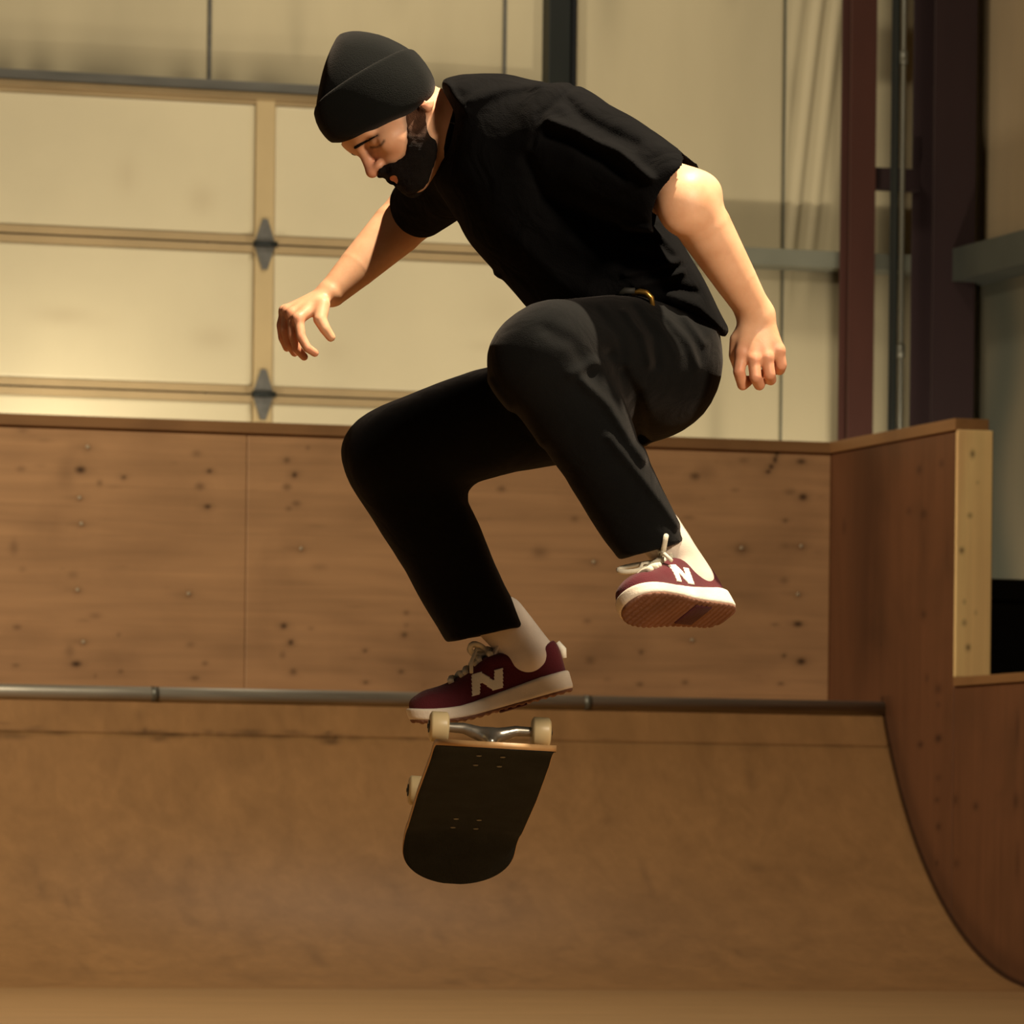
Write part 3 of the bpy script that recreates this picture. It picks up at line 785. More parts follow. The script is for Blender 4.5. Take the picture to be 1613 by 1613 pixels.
# ---- head frame
fwd0 = np.array([-.59, -.807, 0]); up0 = np.array([-.807, .59, 0]); lf0 = np.array([0, 0, 1.])
th = math.radians(15)
HF = math.cos(th)*fwd0+math.sin(th)*lf0; HL = math.cos(th)*lf0-math.sin(th)*fwd0; HU = up0
HR = np.stack([HF, HL, HU]).astype(f32)          # rows
HC = W(622, 176, .02)
def toH(P): return (P-HC) @ HR.T
def fromH(q): return np.asarray(q, float) @ HR+HC
BE_POLY = smooth_poly([(525, 46), (546, 43), (575, 46), (606, 53), (637, 68), (655, 81), (675, 106), (686, 130), (684, 149), (670, 168), (646, 185), (618, 199), (572, 216), (525, 227), (514, 220), (500, 199), (493, 173), (498, 141), (505, 106), (514, 76)], 1)
pn = np.array([-.55, 0, 1.0]); pn /= np.linalg.norm(pn)
pn2 = np.array([-.42, 0, 1.0]); pn2 /= np.linalg.norm(pn2)
def bplane(q): return (q-A3((0, 0, -.018))) @ A3(pn)          # >0 above the lower edge
def head_base(q):
    d = ellip(q, (-.012, 0, .035), (.099, .077, .090))
    d = smin(d, ellip(q, (.034, 0, -.042), (.060, .057, .080)), .03)
    d = smin(d, ellip(q, (.078, 0, .028), (.024, .05, .034)), .03)                     # forehead
    for s in (1, -1):
        d = smin(d, rcone(q, (-.012, s*.054, -.052), (.074, s*.012, -.098), .016, .017), .030)   # jaw
        d = smin(d, ellip(q, (.058, s*.044, -.026), (.026, .020, .020)), .022)           # cheekbone
        d = smin(d, rcone(q, (.089, s*.010, .013), (.076, s*.046, .013), .009, .008), .014)    # brow ridge
    d = smin(d, ellip(q, (.084, 0, -.100), (.016, .02, .016)), .018)                    # chin
    d = smin(d, ellip(q, (.084, 0, -.062), (.016, .028, .02)), .02)                      # muzzle
    for s in (1, -1):
        d = smax(d, -ellip(q, (.094, s*.032, -.006), (.016, .018, .013)), .012)          # eye socket
        d = smin(d, ellip(q, (.074, s*.032, -.007), (.0135, .0165, .0135)), .004)        # lowered lid
        d = smin(d, rcone(q, (.0855, s*.020, -.0135), (.080, s*.044, -.0125), .0022, .002), .003)
    d = smin(d, rcone(q, (.090, 0, .010), (.112, 0, -.030), .0075, .0105), .010)          # nose
    d = smin(d, ellip(q, (.113, 0, -.033), (.0115, .0115, .0105)), .006)
    for s in (1, -1):
        d = smin(d, ellip(q, (.101, s*.0125, -.0365), (.0115, .0075, .0085)), .006)
        d = smax(d, -ellip(q, (.106, s*.0075, -.0445), (.0055, .0035, .004)), .003)
    d = smin(d, ellip(q, (.094, 0, -.0665), (.009, .0235, .0052)), .004)                  # lips
    d = smin(d, ellip(q, (.0925, 0, -.0765), (.0095, .020, .006)), .004)
    d = smax(d, -rcone(q, (.103, -.02, -.0715), (.103, .02, -.0715), .0022, .0022), .003)
    for s in (1, -1):
        e = ellip(q, (-.022, s*.078, -.029), (.016, .007, .025))
        e = smax(e, -ellip(q, (-.017, s*.088, -.010), (.011, .006, .018)), .004)
        e = smin(e, ellip(q, (-.014, s*.077, -.046), (.009, .006, .010)), .006)
        d = smin(d, e, .008)
    return d
def head(P):
    def g(Q):
        q = toH(Q); d = head_base(q); bp_ = bplane(q); up_ = bp_ > .004
        if up_.any(): d[up_] = np.maximum(d[up_], (poly2(toPx(Q[up_]).astype(f32), BE_POLY)+7)*f32(1/900.))
        up_ = bp_ > -.012
        d[up_] = np.maximum(d[up_], np.abs(q[up_][:, 1])-.0715)
        return d
    return culled(P, HC, .165, g)
NECK_A, NECK_B = W(668, 188, .005), W(752, 212, 0)
def neck(P):
    d = rcone(P, NECK_A, NECK_B, .058, .0685)
    d = smin(d, rcone(P, W(676, 178, .05), W(716, 236, .03), .012, .012), .025)
    return d
# ---- arms and hands, joints in pixels of the photograph plus depth towards the camera
NE, NW_ = W(1082, 312, .31), W(1192, 496, .245)      # near elbow, wrist
FE, FW = W(664, 322, -.42), W(524, 460, -.34)        # far elbow, wrist
def finger(P, pts, r0=.0092, r1=.0075):
    q = [W(*p) for p in pts]; n = len(q)
    return chain(P, q, [r0+(r1-r0)*i/(n-1) for i in range(n)])
NH = [[(1169, 556, .262), (1164, 585, .266), (1170, 606, .250), (1178, 600, .236)],
      [(1188, 566, .268), (1190, 594, .272), (1196, 606, .252), (1202, 590, .236)],
      [(1208, 563, .264), (1212, 590, .264), (1214, 598, .244), (1212, 580, .232)],
      [(1226, 552, .254), (1230, 575, .250), (1228, 582, .234), (1222, 568, .226)]]
NT = [(1178, 512, .240), (1160, 534, .246), (1157, 560, .240), (1164, 584, .226)]
FH = [[(470, 502, -.285), (474, 530, -.275), (484, 548, -.272), (496, 556, -.282)],
      [(460, 494, -.305), (461, 527, -.295), (468, 550, -.297), (479, 562, -.305)],
      [(453, 490, -.325), (449, 520, -.318), (455, 542, -.322), (464, 556, -.330)],
      [(449, 490, -.345), (443, 512, -.342), (445, 532, -.345), (452, 548, -.352)]]
FT = [(508, 480, -.300), (504, 503, -.285), (512, 518, -.282), (521, 531, -.285)]
def near_arm(P):
    d = chain(P, [W(890, 215, .15), NE], [.055, .046])
    m1 = NE+(NW_-NE)*.25
    d = smin(d, chain(P, [NE, m1, NE+(NW_-NE)*.7, NW_], [.043, .0465, .036, .028]), .03)
    d = smin(d, ellip(P, W(1110, 299, .30), (.022, .018, .020)), .03)         # point of the elbow
    d = smin(d, ellip(P, W(1072, 330, .335), (.034, .040, .026)), .03)
    return d
def near_hand(P):
    ax = (W(1198, 560, .255)-NW_); ax /= np.linalg.norm(ax)
    d = None
    for k, f in enumerate(NH):
        e = rcone(P, W(1190+(k-1.5)*7, 502, .247), W(*f[0]), .0135, .0112)
        d = e if d is None else smin(d, e, .012)
    d = smin(d, rcone(P, NW_, W(1194, 535, .25), .026, .022, (0, 0, 1), .62), .02)
    for f in NH:
        d = smin(d, ellip(P, W(*f[0]), (.0105,)*3), .006)
        d = smin(d, finger(P, f, .0110, .0092), .004)
    d = smin(d, finger(P, NT, .013, .0085), .008)
    return d
def far_arm(P):
    d = chain(P, [W(740, 240, -.16), FE], [.055, .047])
    d = smin(d, chain(P, [FE, FE+(FW-FE)*.28, FE+(FW-FE)*.72, FW], [.047, .0485, .036, .0265]), .03)
    return d
def far_hand(P):
    d = None
    for k, f in enumerate(FH):
        e = rcone(P, FW+(W(*f[0])-FW)*.12+np.array([0, 0, (1.5-k)*.006], f32), W(*f[0]), .0145, .0112)
        d = e if d is None else smin(d, e, .012)
    for f in FH:
        d = smin(d, ellip(P, W(*f[0]), (.0105,)*3), .005)
        d = smin(d, finger(P, f, .0095, .0072), .004)
    d = smin(d, finger(P, FT, .014, .0085), .010)
    return d
NHC, FHC = W(1192, 548, .25), W(485, 515, -.31)
def body(P):
    d = head(P)
    d = smin(d, neck(P), .02)
    d = smin(d, chain(P, [W(775, 225, 0), W(870, 330, 0), W(960, 430, 0), W(1045, 560, 0)], [.075, .095, .085, .09], (0, 0, 1), 1.45), .04)
    d = smin(d, rcone(P, W(880, 220, .13), W(750, 240, -.13), .06, .06), .04)
    d = smin(d, near_arm(P), .03); d = smin(d, far_arm(P), .03)
    d = smin(d, culled(P, NHC, .10, near_hand, .03), .012)
    d = smin(d, culled(P, FHC, .10, far_hand, .03), .012)
    d = smin(d, chain(P, [W(1045, 575, .08), W(848, 562, .33), W(1030, 838, .28)], [.07, .055, .034]), .03)
    d = smin(d, chain(P, [W(1020, 600, -.08), W(606, 708, -.12), W(780, 975, -.17)], [.07, .055, .034]), .03)
    return d
V, Fq = sdf_mesh(body, (-.46, -.28, -.52), (.50, .86, .42), .0026)
q = toH(V.astype(f32)); inh = ((q**2).sum(1) < .17**2)
# colour attributes: flush on nose, ear, cheek, hands; stubble where the beard thins out
fl_ = np.zeros(len(V))
for c, r, k in (((.112, 0, -.03), .03, .45), ((-.02, .08, -.02), .03, .8), ((-.02, -.08, -.02), .03, .8), ((.06, .04, -.03), .03, .22), ((.10, 0, -.072), .022, .7)):
    fl_ = np.maximum(fl_, k*np.exp(-((q-np.array(c))**2).sum(1)/r**2))
for hnd in (NH, FH):
    for f in hnd:
        for p in f: fl_ = np.maximum(fl_, .42*np.exp(-((V-W(*p))**2).sum(1)/.02**2))
BEARD = smooth_poly([(632, 166), (641, 212), (640, 240), (628, 253), (608, 258), (593, 269), (598, 281), (611, 285), (617, 297), (632, 306), (652, 306), (672, 294), (682, 266), (690, 240), (689, 222), (678, 216), (672, 198), (672, 164)], 1)
def sympx(P):
    """photo-plane position of the point mirrored to the near half of the face"""
    q = toH(P); q[:, 1] = np.abs(q[:, 1]); return toPx((q @ HR+HC).astype(f32)).astype(f32)
SP = sympx(V.astype(f32)); pd = poly2(SP, BEARD)
stb = np.where(inh, np.clip(.32-pd/7*.5, 0, .74), 0)
lipm = (q[:, 0] > .08) & (np.abs(q[:, 1]) < .026) & (q[:, 2] < -.060) & (q[:, 2] > -.084)
stb = np.where(lipm, 0, stb)
BROW = [(560, 232), (578, 222), (595, 213)]; LASH = [(584, 232), (593, 232), (601, 228), (605, 222)]
stb = np.maximum(stb, np.where(inh & (q[:, 0] > .04), np.maximum(.75*np.exp(-(pline(SP, BROW)/3.0)**2), .8*np.exp(-(pline(SP, LASH)/2.0)**2)), 0))
bodyo = mesh_obj('body', V, Fq, M['skin'], PR, smooth=True, attr={'flush': fl_, 'stubble': stb}, local=True)

# ---- beard (shell over the jaw)
def beard(P):
    q = toH(P)
    nz = .0013*wavy(P, 420, 3)+.0011*wavy(P, 800, 4)
    up_ = np.clip((q[:, 2]+.075)/.05, 0, 1)*np.clip((.06-q[:, 0])/.03, 0, 1)          # thins out towards the sideburn
    d = head_base(q)-(.0052-.0043*up_+nz*(1-.75*up_))-.004*np.clip((-.090-q[:, 2])/.03, 0, 1)
    m = poly2(sympx(P), BEARD)*f32(1/900.)+.0014*wavy(P, 500, 8)
    lips = ellip(q, (.100, 0, -.0715), (.030, .0225, .0088))
    return smax(smax(d, m, .010), -lips, .003)
V, Fq = sdf_mesh(beard, HC-.16, HC+.16, .0018)
qb = toH(V.astype(f32)); fd = np.clip((qb[:, 2]+.082)/.045, 0, 1)*np.clip((.055-qb[:, 0])/.03, 0, 1)*(.75+.25*wavy(V.astype(f32), 500, 41, 5))
mesh_obj('beard', V, Fq, M['beard'], PR, smooth=True, local=True, attr={'fade': np.clip(fd, 0, 1)}, label='short dark full beard and moustache')
for s in (1, -1):
    def brow(P, s=s):
        q = toH(P)
        d = head_base(q)-.0008-.0009*wavy(P, 900, 5)
        return smax(d, (pline(sympx(P), BROW)-np.clip(2.9-(sympx(P)[:, 0]-560)/35*1.7, 1.0, 3.0))*f32(1/900.), .002)+np.where((q[:, 0] > .05) & (q[:, 1]*s > 0), 0, .05).astype(f32)
    c = fromH((.085, s*.03, .014))
    V, Fq = sdf_mesh(brow, c-.04, c+.04, .0013)
    mesh_obj('eyebrow', V, Fq, M['beard'], PR, smooth=True, local=True)

# ---- beanie
def bea_core(q):
    d = ellip(q, (-.012, 0, .045), (.113, .091, .098))
    d = smin(d, ellip(q, (-.052, 0, .100), (.060, .060, .050)), .045)
    d = smin(d, ellip(q, (.020, 0, .095), (.072, .062, .050)), .05)
    return d
def bplane2(q): return (q-A3((0, 0, .074))) @ A3(pn2)
def beanie(P):
    q = toH(P)
    d = bea_core(q)-.010-.001*wavy(q, 60, 21)
    d = clipped(d, P, BE_POLY, .03, -3.5)
    cr_ = pline(q[:, [0, 1]], [(-.10, .0), (-.03, .01), (.06, .0)])
    d = d+.008*np.exp(-(cr_/.010)**2)*(q[:, 2] > .09)
    return smax(d, -bplane(q)-.010, .006)
V, Fq = sdf_mesh(beanie, HC-.20, HC+.22, .003)
bnn = mesh_obj('beanie', V, Fq, M['beanie'], PR, smooth=True, local=True, label='black knitted beanie with a turned-up cuff')
def cuff(P):
    q = toH(P); b1_ = bplane(q); b2_ = bplane2(q)
    d = bea_core(q)-.0165-.0008*wavy(q, 70, 22)
    d = clipped(d, P, BE_POLY, .02, .5)
    return smax(smax(d, -b1_-.016, .010), b2_, .007)
V, Fq = sdf_mesh(cuff, HC-.20, HC+.20, .003)
mesh_obj('cuff', V, Fq, M['beanie'], bnn, smooth=True, local=True)

# ---- T-shirt
T_POLY = smooth_poly([(688, 122), (716, 113), (760, 115), (800, 112), (850, 116), (895, 122), (930, 138), (975, 185), (1020, 262), (1052, 335), (1080, 392), (1108, 440), (1130, 488), (1150, 534), (1118, 516),
                      (1075, 497), (1030, 486), (985, 484), (930, 505), (860, 522), (795, 521), (768, 512), (748, 480), (732, 450), (700, 421), (664, 386), (642, 352), (626, 318), (616, 288), (640, 272), (680, 263), (704, 243), (714, 215), (719, 188), (715, 172), (705, 155), (690, 140)], 1)
S_POLY = smooth_poly([(840, 150), (890, 126), (925, 134), (962, 156), (1002, 184), (1042, 213), (1078, 242), (1108, 262), (1100, 280), (1072, 290), (1046, 304), (1034, 330), (1031, 360), (1000, 366), (950, 356), (890, 335), (835, 300), (815, 220)], 1)
T_FOLDS = [([(868, 190), (908, 205), (941, 224), (975, 238), (1001, 260), (1025, 281)], .018, 7.5), ([(860, 214), (905, 228), (945, 252), (985, 276)], -.011, 9),
           ([(905, 136), (880, 158), (850, 182), (838, 230)], -.004, 5), ([(895, 160), (915, 185), (950, 205), (1000, 228)], -.009, 10),
           ([(985, 358), (1020, 362), (1045, 375), (1062, 396)], .009, 7), ([(1000, 383), (1035, 398), (1058, 415)], .011, 8), ([(985, 432), (1025, 424), (1070, 410)], .009, 6),
           ([(1000, 452), (1040, 440), (1075, 428)], .008, 6), ([(1060, 468), (1100, 486), (1140, 518)], .008, 11), ([(985, 410), (1030, 412)], -.006, 7), ([(1050, 452), (1095, 462)], -.007, 8),
           ([(690, 365), (722, 395), (760, 425), (786, 436)], .005, 4), ([(730, 440), (765, 458), (795, 472)], .005, 5), ([(705, 130), (716, 150), (735, 175)], .006, 5),
           ([(740, 160), (790, 140), (850, 132)], .006, 9), ([(660, 345), (700, 385), (745, 440)], .004, 10),
           ([(830, 250), (860, 310), (920, 340)], -.007, 12), ([(900, 380), (960, 420), (1010, 440)], .006, 14), ([(820, 380), (880, 440), (940, 470)], .005, 14)]
def tee(P):
    axis = [W(760, 205, 0), W(850, 300, 0), W(945, 410, 0), W(1035, 500, 0)]
    d = chain(P, axis, [.125, .152, .150, .150], (0, 0, 1), 1.32)
    d = smin(d, rcone(P, W(885, 222, .13), W(752, 240, -.14), .095, .085), .05)
    d = clipped(d, P, T_POLY, .05, 1.5)
    # near sleeve
    s = rcone(P, W(880, 222, .13), W(1072, 306, .305), .105, .090)
    s = clipped(s, P, S_POLY, .035, 1.5, .2)
    d = smin(d, s, .028)
    # far sleeve
    a, b = W(752, 242, -.15), W(656, 330, -.37); ax = (b-a)/np.linalg.norm(b-a)
    f = smax(rcone(P, a, b+ax*.05, .085, .050), (P-b-ax*.002) @ A3(ax), .008)
    d = smin(d, f, .03)
    d = d-folds(P, T_FOLDS, -.02)-.0022*wavy(P, 34, 2)-.0009*wavy(P, 90, 6)
    # openings: near cuff, far cuff, neck, hem
    a2, b2 = W(1000, 275, .235), W(1105, 322, .335)
    d = smax(d, -rcone(P, a2, b2, .050, .084), .005)
    d = smax(d, -rcone(P, b-ax*.04, b+ax*.06, .044, .052), .005)
    d = smax(d, -rcone(P, W(640, 180, .005), W(730, 207, 0), .075, .0605), .008)
    return d
V, Fq = sdf_mesh(tee, (-.24, -.03+.26, -.53), (.40, .86, .46), .0042)
tee_o = mesh_obj('t_shirt', V, Fq, M['tee'], PR, smooth=True, local=True, label='loose black short-sleeved T-shirt')
# ribbed neckband
nax = (NECK_B-NECK_A)/np.linalg.norm(NECK_B-NECK_A); e1 = np.array([0, 0, 1.]); e1 -= nax*(e1 @ nax); e1 /= np.linalg.norm(e1); e2 = np.cross(nax, e1)
ncc = W(713, 203, 0)
ring = [ncc+e1*math.cos(t)*.071+e2*math.sin(t)*.070 for t in np.linspace(0, 2*math.pi, 33)]
Vr, Fr = tube_geo(ring, .0085, 10, cap=False)
mesh_obj('neckband', Vr, Fr, M['tee'], tee_o, smooth=True, local=True)

# ---- trousers
N_POLY = smooth_poly([(1130, 505), (1138, 560), (1134, 604), (1116, 645), (1085, 672), (1050, 690), (1016, 703), (1042, 760), (1068, 812), (1084, 852), (1106, 892), (1050, 915), (1004, 925), (970, 882), (938, 855), (903, 815), (866, 755), (840, 706), (814, 676), (784, 646), (764, 612),
                      (760, 565), (772, 530), (800, 500), (848, 468), (905, 456), (985, 446), (1080, 470)], 1)
R_POLY = smooth_poly([(1040, 540), (900, 545), (760, 574), (700, 594), (640, 619), (590, 644), (556, 668), (539, 692), (534, 715), (543, 755), (563, 800), (598, 865), (643, 940), (694, 1010), (716, 1050), (780, 1050), (862, 1035), (834, 985),
                      (812, 945), (790, 905), (770, 860), (752, 815), (735, 782), (760, 768), (800, 750), (860, 742), (960, 735), (1040, 690)], 1)
P_FOLDS = [([(918, 600), (960, 640), (990, 690), (1012, 722)], .009, 8), ([(960, 690), (1000, 740), (1040, 790), (1066, 826)], .007, 7), ([(900, 590), (940, 570), (985, 575)], .006, 9),
           ([(985, 490), (1012, 530), (1024, 574)], .007, 6), ([(1000, 486), (1030, 530), (1034, 575)], -.007, 7), ([(1050, 500), (1085, 540), (1100, 580)], .005, 6), ([(1080, 500), (1108, 540)], .005, 6), ([(1035, 505), (1065, 560)], .004, 5),
           ([(940, 490), (975, 530), (985, 580)], -.006, 8), ([(960, 560), (1000, 620), (1010, 690)], -.014, 12), ([(770, 600), (800, 640), (850, 700)], .005, 8), ([(860, 520), (900, 540), (930, 590)], -.005, 12),
           ([(812, 650), (835, 690), (850, 730)], -.006, 8), ([(760, 850), (775, 900), (790, 950)], .006, 8), ([(735, 790), (700, 800), (670, 780)], -.008, 9), ([(740, 830), (760, 880), (775, 930)], -.005, 7)]
def near_leg(P):
    d = chain(P, [W(1050, 570, .075), W(850, 558, .335)], [.125, .094])
    d = smin(d, chain(P, [W(852, 566, .335), W(950, 715, .315), W(1046, 900, .265)], [.092, .076, .066]), .03)
    d = smin(d, ellip(P, W(1042, 580, 0), (.115, .145, .175)), .05)
    d = clipped(d, P, N_POLY, .035, 1.5, .15)
    px = toPx(P); d = smax(d, (((px[:, 0]-1028)*30+(px[:, 1]-867)*111)/115/900).astype(f32), .006)
    # cut the leg at the hem and hollow it
    a, b = W(960, 730, .312), W(1030, 866, .275); ax = (b-a)/np.linalg.norm(b-a)
    d = smax(d, -smax(rcone(P, a+(b-a)*.55, b+ax*.05, .048, .054), -((P-(a+(b-a)*.6)) @ A3(ax)), .004), .004)
    return d
def far_leg(P):
    d = chain(P, [W(1025, 600, -.075), W(612, 705, -.12)], [.125, .100])
    d = smin(d, chain(P, [W(618, 712, -.12), W(705, 860, -.15), W(786, 1040, -.18)], [.103, .092, .082]), .03)
    d = clipped(d, P, R_POLY, .045, 1.5, -.12)
    px = toPx(P); d = smax(d, (((px[:, 0]-765)*27+(px[:, 1]-1000)*135)/137.7/900).astype(f32), .006)
    a, b = W(705, 860, -.15), W(768, 1003, -.172); ax = (b-a)/np.linalg.norm(b-a)
    d = smax(d, -smax(rcone(P, a+(b-a)*.55, b+ax*.05, .056, .066), -((P-(a+(b-a)*.6)) @ A3(ax)), .004), .004)
    return d
def trousers(P):
    d = smin(near_leg(P), far_leg(P), .022)
    return d-folds(P, P_FOLDS, .0)*(P[:, 2] > -.3)-.0022*wavy(P, 30, 12)-.0009*wavy(P, 85, 16)
V, Fq = sdf_mesh(trousers, (-.33, -.26, -.32), (.40, .42, .46), .0042)
tro = mesh_obj('trousers', V, Fq, M['trouser'], PR, smooth=True, local=True, label='loose black trousers')
# key hook on the hip
tube_pts = [W(996, 463, .205), W(1008, 459, .213), W(1018, 461, .216), (W(1026, 469, .215)), W(1028, 480, .212), W(1024, 491, .208)]
kh = mesh_obj('key_hook', *tube_geo(tube_pts, [.0045, .005, .005, .005, .0045, .0035], 10), M['brass'], tro, smooth=True, local=True, label='curved brass key hook')
mesh_obj('belt_loop', *tube_geo([W(972, 466, .2), W(985, 458, .208), W(1000, 458, .212)], [.004, .006, .005], 8), M['belt'], tro, smooth=True, local=True)

# ---- shoes: local x to the toe, y to the left of the foot, z up
OUT = smooth_poly([(0, -.018), (.02, -.033), (.08, -.034), (.14, -.038), (.20, -.050), (.25, -.047), (.283, -.028), (.294, .0), (.285, .026), (.255, .042), (.20, .044), (.14, .036), (.08, .034), (.02, .033), (0, .018)], 2)
def bendz(q, toe):       # inverse of the toe spring
    q = q.copy(); q[:, 2] -= np.clip(q[:, 0]-.17, 0, 1)**2*toe; return q
def midsole(q):
    top = .038-.012*np.clip((q[:, 0]-.05)/.15, 0, 1)
    return smax(smax(poly2(q[:, :2], OUT)-.003, q[:, 2]-top, .006), -(q[:, 2]-.004), .006)
def outsole(q):
    tread = .0010*np.sign(np.sin(q[:, 0]*420))
    return smax(smax(poly2(q[:, :2], OUT)-.001, q[:, 2]-.006, .002), -(q[:, 2]+tread), .002)
def upper(q):
    d = rcone(q, (.045, 0, .052), (.12, 0, .058), .044, .045, (0, 1, 0), .86)
    d = smin(d, rcone(q, (.12, 0, .055), (.235, 0, .030), .045, .032, (0, 1, 0), 1.08), .02)
    d = smin(d, ellip(q, (.238, 0, .026), (.052, .046, .030)), .02)
    d = smin(d, ellip(q, (.040, 0, .060), (.042, .035, .052)), .02)
    d = smax(d, poly2(q[:, :2], OUT)+.002, .008)
    d = smax(d, -(q[:, 2]-.020), .004)
    d = smax(d, q[:, 2]-(.088+.014*np.clip((.03-q[:, 0])/.03, 0, 1)+.012*np.clip((q[:, 0]-.075)/.03, 0, 1)), .006)
    d = smax(d, -ellip(q, (.060, 0, .108), (.046, .029, .046)), .006)
    return d
def tongue(q):
    d = rcone(q, (.118, 0, .096), (.092, 0, .128), .024, .022, (.78, 0, .62), .28)
    return d
def place(q, X, Y, Z, O): return np.asarray(q)[:, 0:1]*X+np.asarray(q)[:, 1:2]*Y+np.asarray(q)[:, 2:3]*Z+O
def surf_y(fn, x, z, side):
    y = np.full(len(x), side*.075, f32)
    for _ in range(40):
        y = y-side*fn(np.stack([x, y, z], 1).astype(f32))*.8
    return y
def surf_z(fn, x, y):
    z = np.full(len(x), .16, f32)
    for _ in range(40): z = z-fn(np.stack([x, y, z], 1).astype(f32))*.7
    return z
def make_shoe(X, Z, O, toe, side, label, bow, ankle):
    X = np.asarray(X, float); X /= np.linalg.norm(X); Z = np.asarray(Z, float); Z -= X*(Z @ X); Z /= np.linalg.norm(Z); Y = np.cross(Z, X)
    def put(name, V, Fq, m, parent, **kw):
        V = np.asarray(V, float).copy(); V[:, 2] += np.clip(V[:, 0]-.17, 0, 1)**2*toe
        return mesh_obj(name, place(V, X, Y, Z, O), Fq, m, parent, smooth=True, local=True, **kw)
    V, Fq = sdf_mesh(upper, (-.02, -.07, 0), (.31, .07, .14), .0026)
    sh = put('shoe', V, Fq, M['maroon'], PR, label=label)
    V, Fq = sdf_mesh(midsole, (-.02, -.07, -.01), (.31, .07, .05), .0026); put('midsole', V, Fq, M['white'], sh, label='off-white midsole')
    V, Fq = sdf_mesh(outsole, (-.02, -.07, -.01), (.31, .07, .02), .0022); put('outsole', V, Fq, M['outsole'], sh)
    V, Fq = sdf_mesh(tongue, (.05, -.05, .06), (.17, .05, .17), .0026); put('tongue', V, Fq, M['sock'], sh)
    an = np.array([(ankle-O) @ X, (ankle-O) @ Y, (ankle-O) @ Z]); mid = np.array([.052, 0, .078]); low = np.array([.075, 0, .07])
    def sock_(q):
        d = rcone(q, mid, an, .041, .046, (0, 1, 0), .86)
        return smin(d, ellip(q, low, (.048, .032, .036)), .02)-.0008*wavy(q, 160, 31)
    lo_, hi_ = np.minimum(an, low)-.065, np.maximum(an, low)+.065
    V, Fq = sdf_mesh(sock_, lo_, hi_, .003); put('sock', V, Fq, M['sock'], sh, label='white sock')
    # laces: crossing rows over the vamp and a bow
    full = lambda q: np.minimum(upper(q), tongue(q))
    geos = []
    for k in range(6):
        x0 = .128+.0145*k
        ys = np.linspace(-.026+.001*k, .026-.001*k, 9).astype(f32); xs = (x0+.004*np.sin(np.linspace(-1.5, 1.5, 9))*(1 if k % 2 else -1)).astype(f32)
        zs = surf_z(full, xs, ys)+.003
        geos.append(tube_geo(list(zip(xs, ys, zs)), .0060, 8))
    lc = merge(geos); put('laces', lc[0], lc[1], M['lace'], sh, label='off-white laces')
    geos = []
    kx, kz = .126, float(surf_z(full, np.array([.126], f32), np.array([0], f32))[0])+.008
    for s, L_, dz in bow:
        pts = []
        for t in np.linspace(0, 1, 14):
            a = t*2*math.pi
            pts.append((kx+.010*(1-math.cos(a))*.5+dz[0]*math.sin(a/2), s*L_*math.sin(a/2)+s*.010*math.sin(a), kz+dz[1]*math.sin(a/2)+.010*math.sin(a)))
        geos.append(tube_geo(pts, .0046, 8))
    for s in (1, -1):
        geos.append(tube_geo([(kx, 0, kz), (kx+.02, s*.02, kz+.008), (kx+.035, s*.034, kz-.012), (kx+.04, s*.042, kz-.03)], .0034, 8))
    geos.append(tube_geo([(kx-.006, -.008, kz), (kx, 0, kz+.004), (kx+.006, .008, kz)], .006, 8))
    lc = merge(geos); put('lace_bow', lc[0], lc[1], M['lace'], sh)
    # N-shaped side patch on both sides
    NP = [(a*1.12-.001, b*1.06+.002) for a, b in [(.100, .034), (.112, .034), (.118, .055), (.134, .034), (.150, .034), (.158, .066), (.145, .066), (.140, .048), (.124, .068), (.108, .068)]]
    for sd in (1, -1):
        pol = np.array([(.286-a if sd > 0 else a, b) for a, b in NP], f32)
        gx, gz = np.meshgrid(np.arange(.106, .180, .0018), np.arange(.034, .078, .0018), indexing='ij'); n0, n1 = gx.shape
        ins = poly2(np.stack([gx.ravel(), gz.ravel()], 1).astype(f32), pol).reshape(n0, n1) < .0016
        yy = surf_y(upper, gx.ravel().astype(f32), gz.ravel().astype(f32), sd).reshape(n0, n1)+sd*.0016
        idx = np.arange(n0*n1).reshape(n0, n1)
        okc = ins[:-1, :-1] & ins[1:, :-1] & ins[1:, 1:] & ins[:-1, 1:]
        qd = np.stack([idx[:-1, :-1], idx[1:, :-1], idx[1:, 1:], idx[:-1, 1:]], -1)[okc]
        if sd > 0: qd = qd[:, ::-1]
        Vv = np.stack([gx.ravel(), yy.ravel(), gz.ravel()], 1)
        # give the patch thickness
        Vb = Vv.copy(); Vb[:, 1] -= sd*.003
        allq = np.concatenate([qd, qd[:, ::-1]+len(Vv)])
        ed = {}
        for f in qd:
            for a, b in ((f[0], f[1]), (f[1], f[2]), (f[2], f[3]), (f[3], f[0])): ed[(a, b)] = 1
        sidef = [(b, a, a+len(Vv), b+len(Vv)) for (a, b) in ed if (b, a) not in ed]
        allq = np.concatenate([allq, np.array(sidef)]); VV = np.concatenate([Vv, Vb])
        used = np.unique(allq); mp_ = np.full(len(VV), -1); mp_[used] = np.arange(len(used))
        put('side_logo', VV[used], mp_[allq], M['logo'], sh, label='white letter-shaped side patch')
    # heel tab and dark pad under the arch
    put('heel_tab', *tube_geo([(-.001, 0, .060), (-.003, 0, .075), (.003, 0, .090)], [.005, .007, .005], 10), M['logo'], sh)
    put('sole_pad', *[np.array(a) if i == 0 else a for i, a in enumerate(box_geo((.085, -.026, -.003), (.135, .026, .002), .002))], M['outsole_dark'], sh)
    return sh
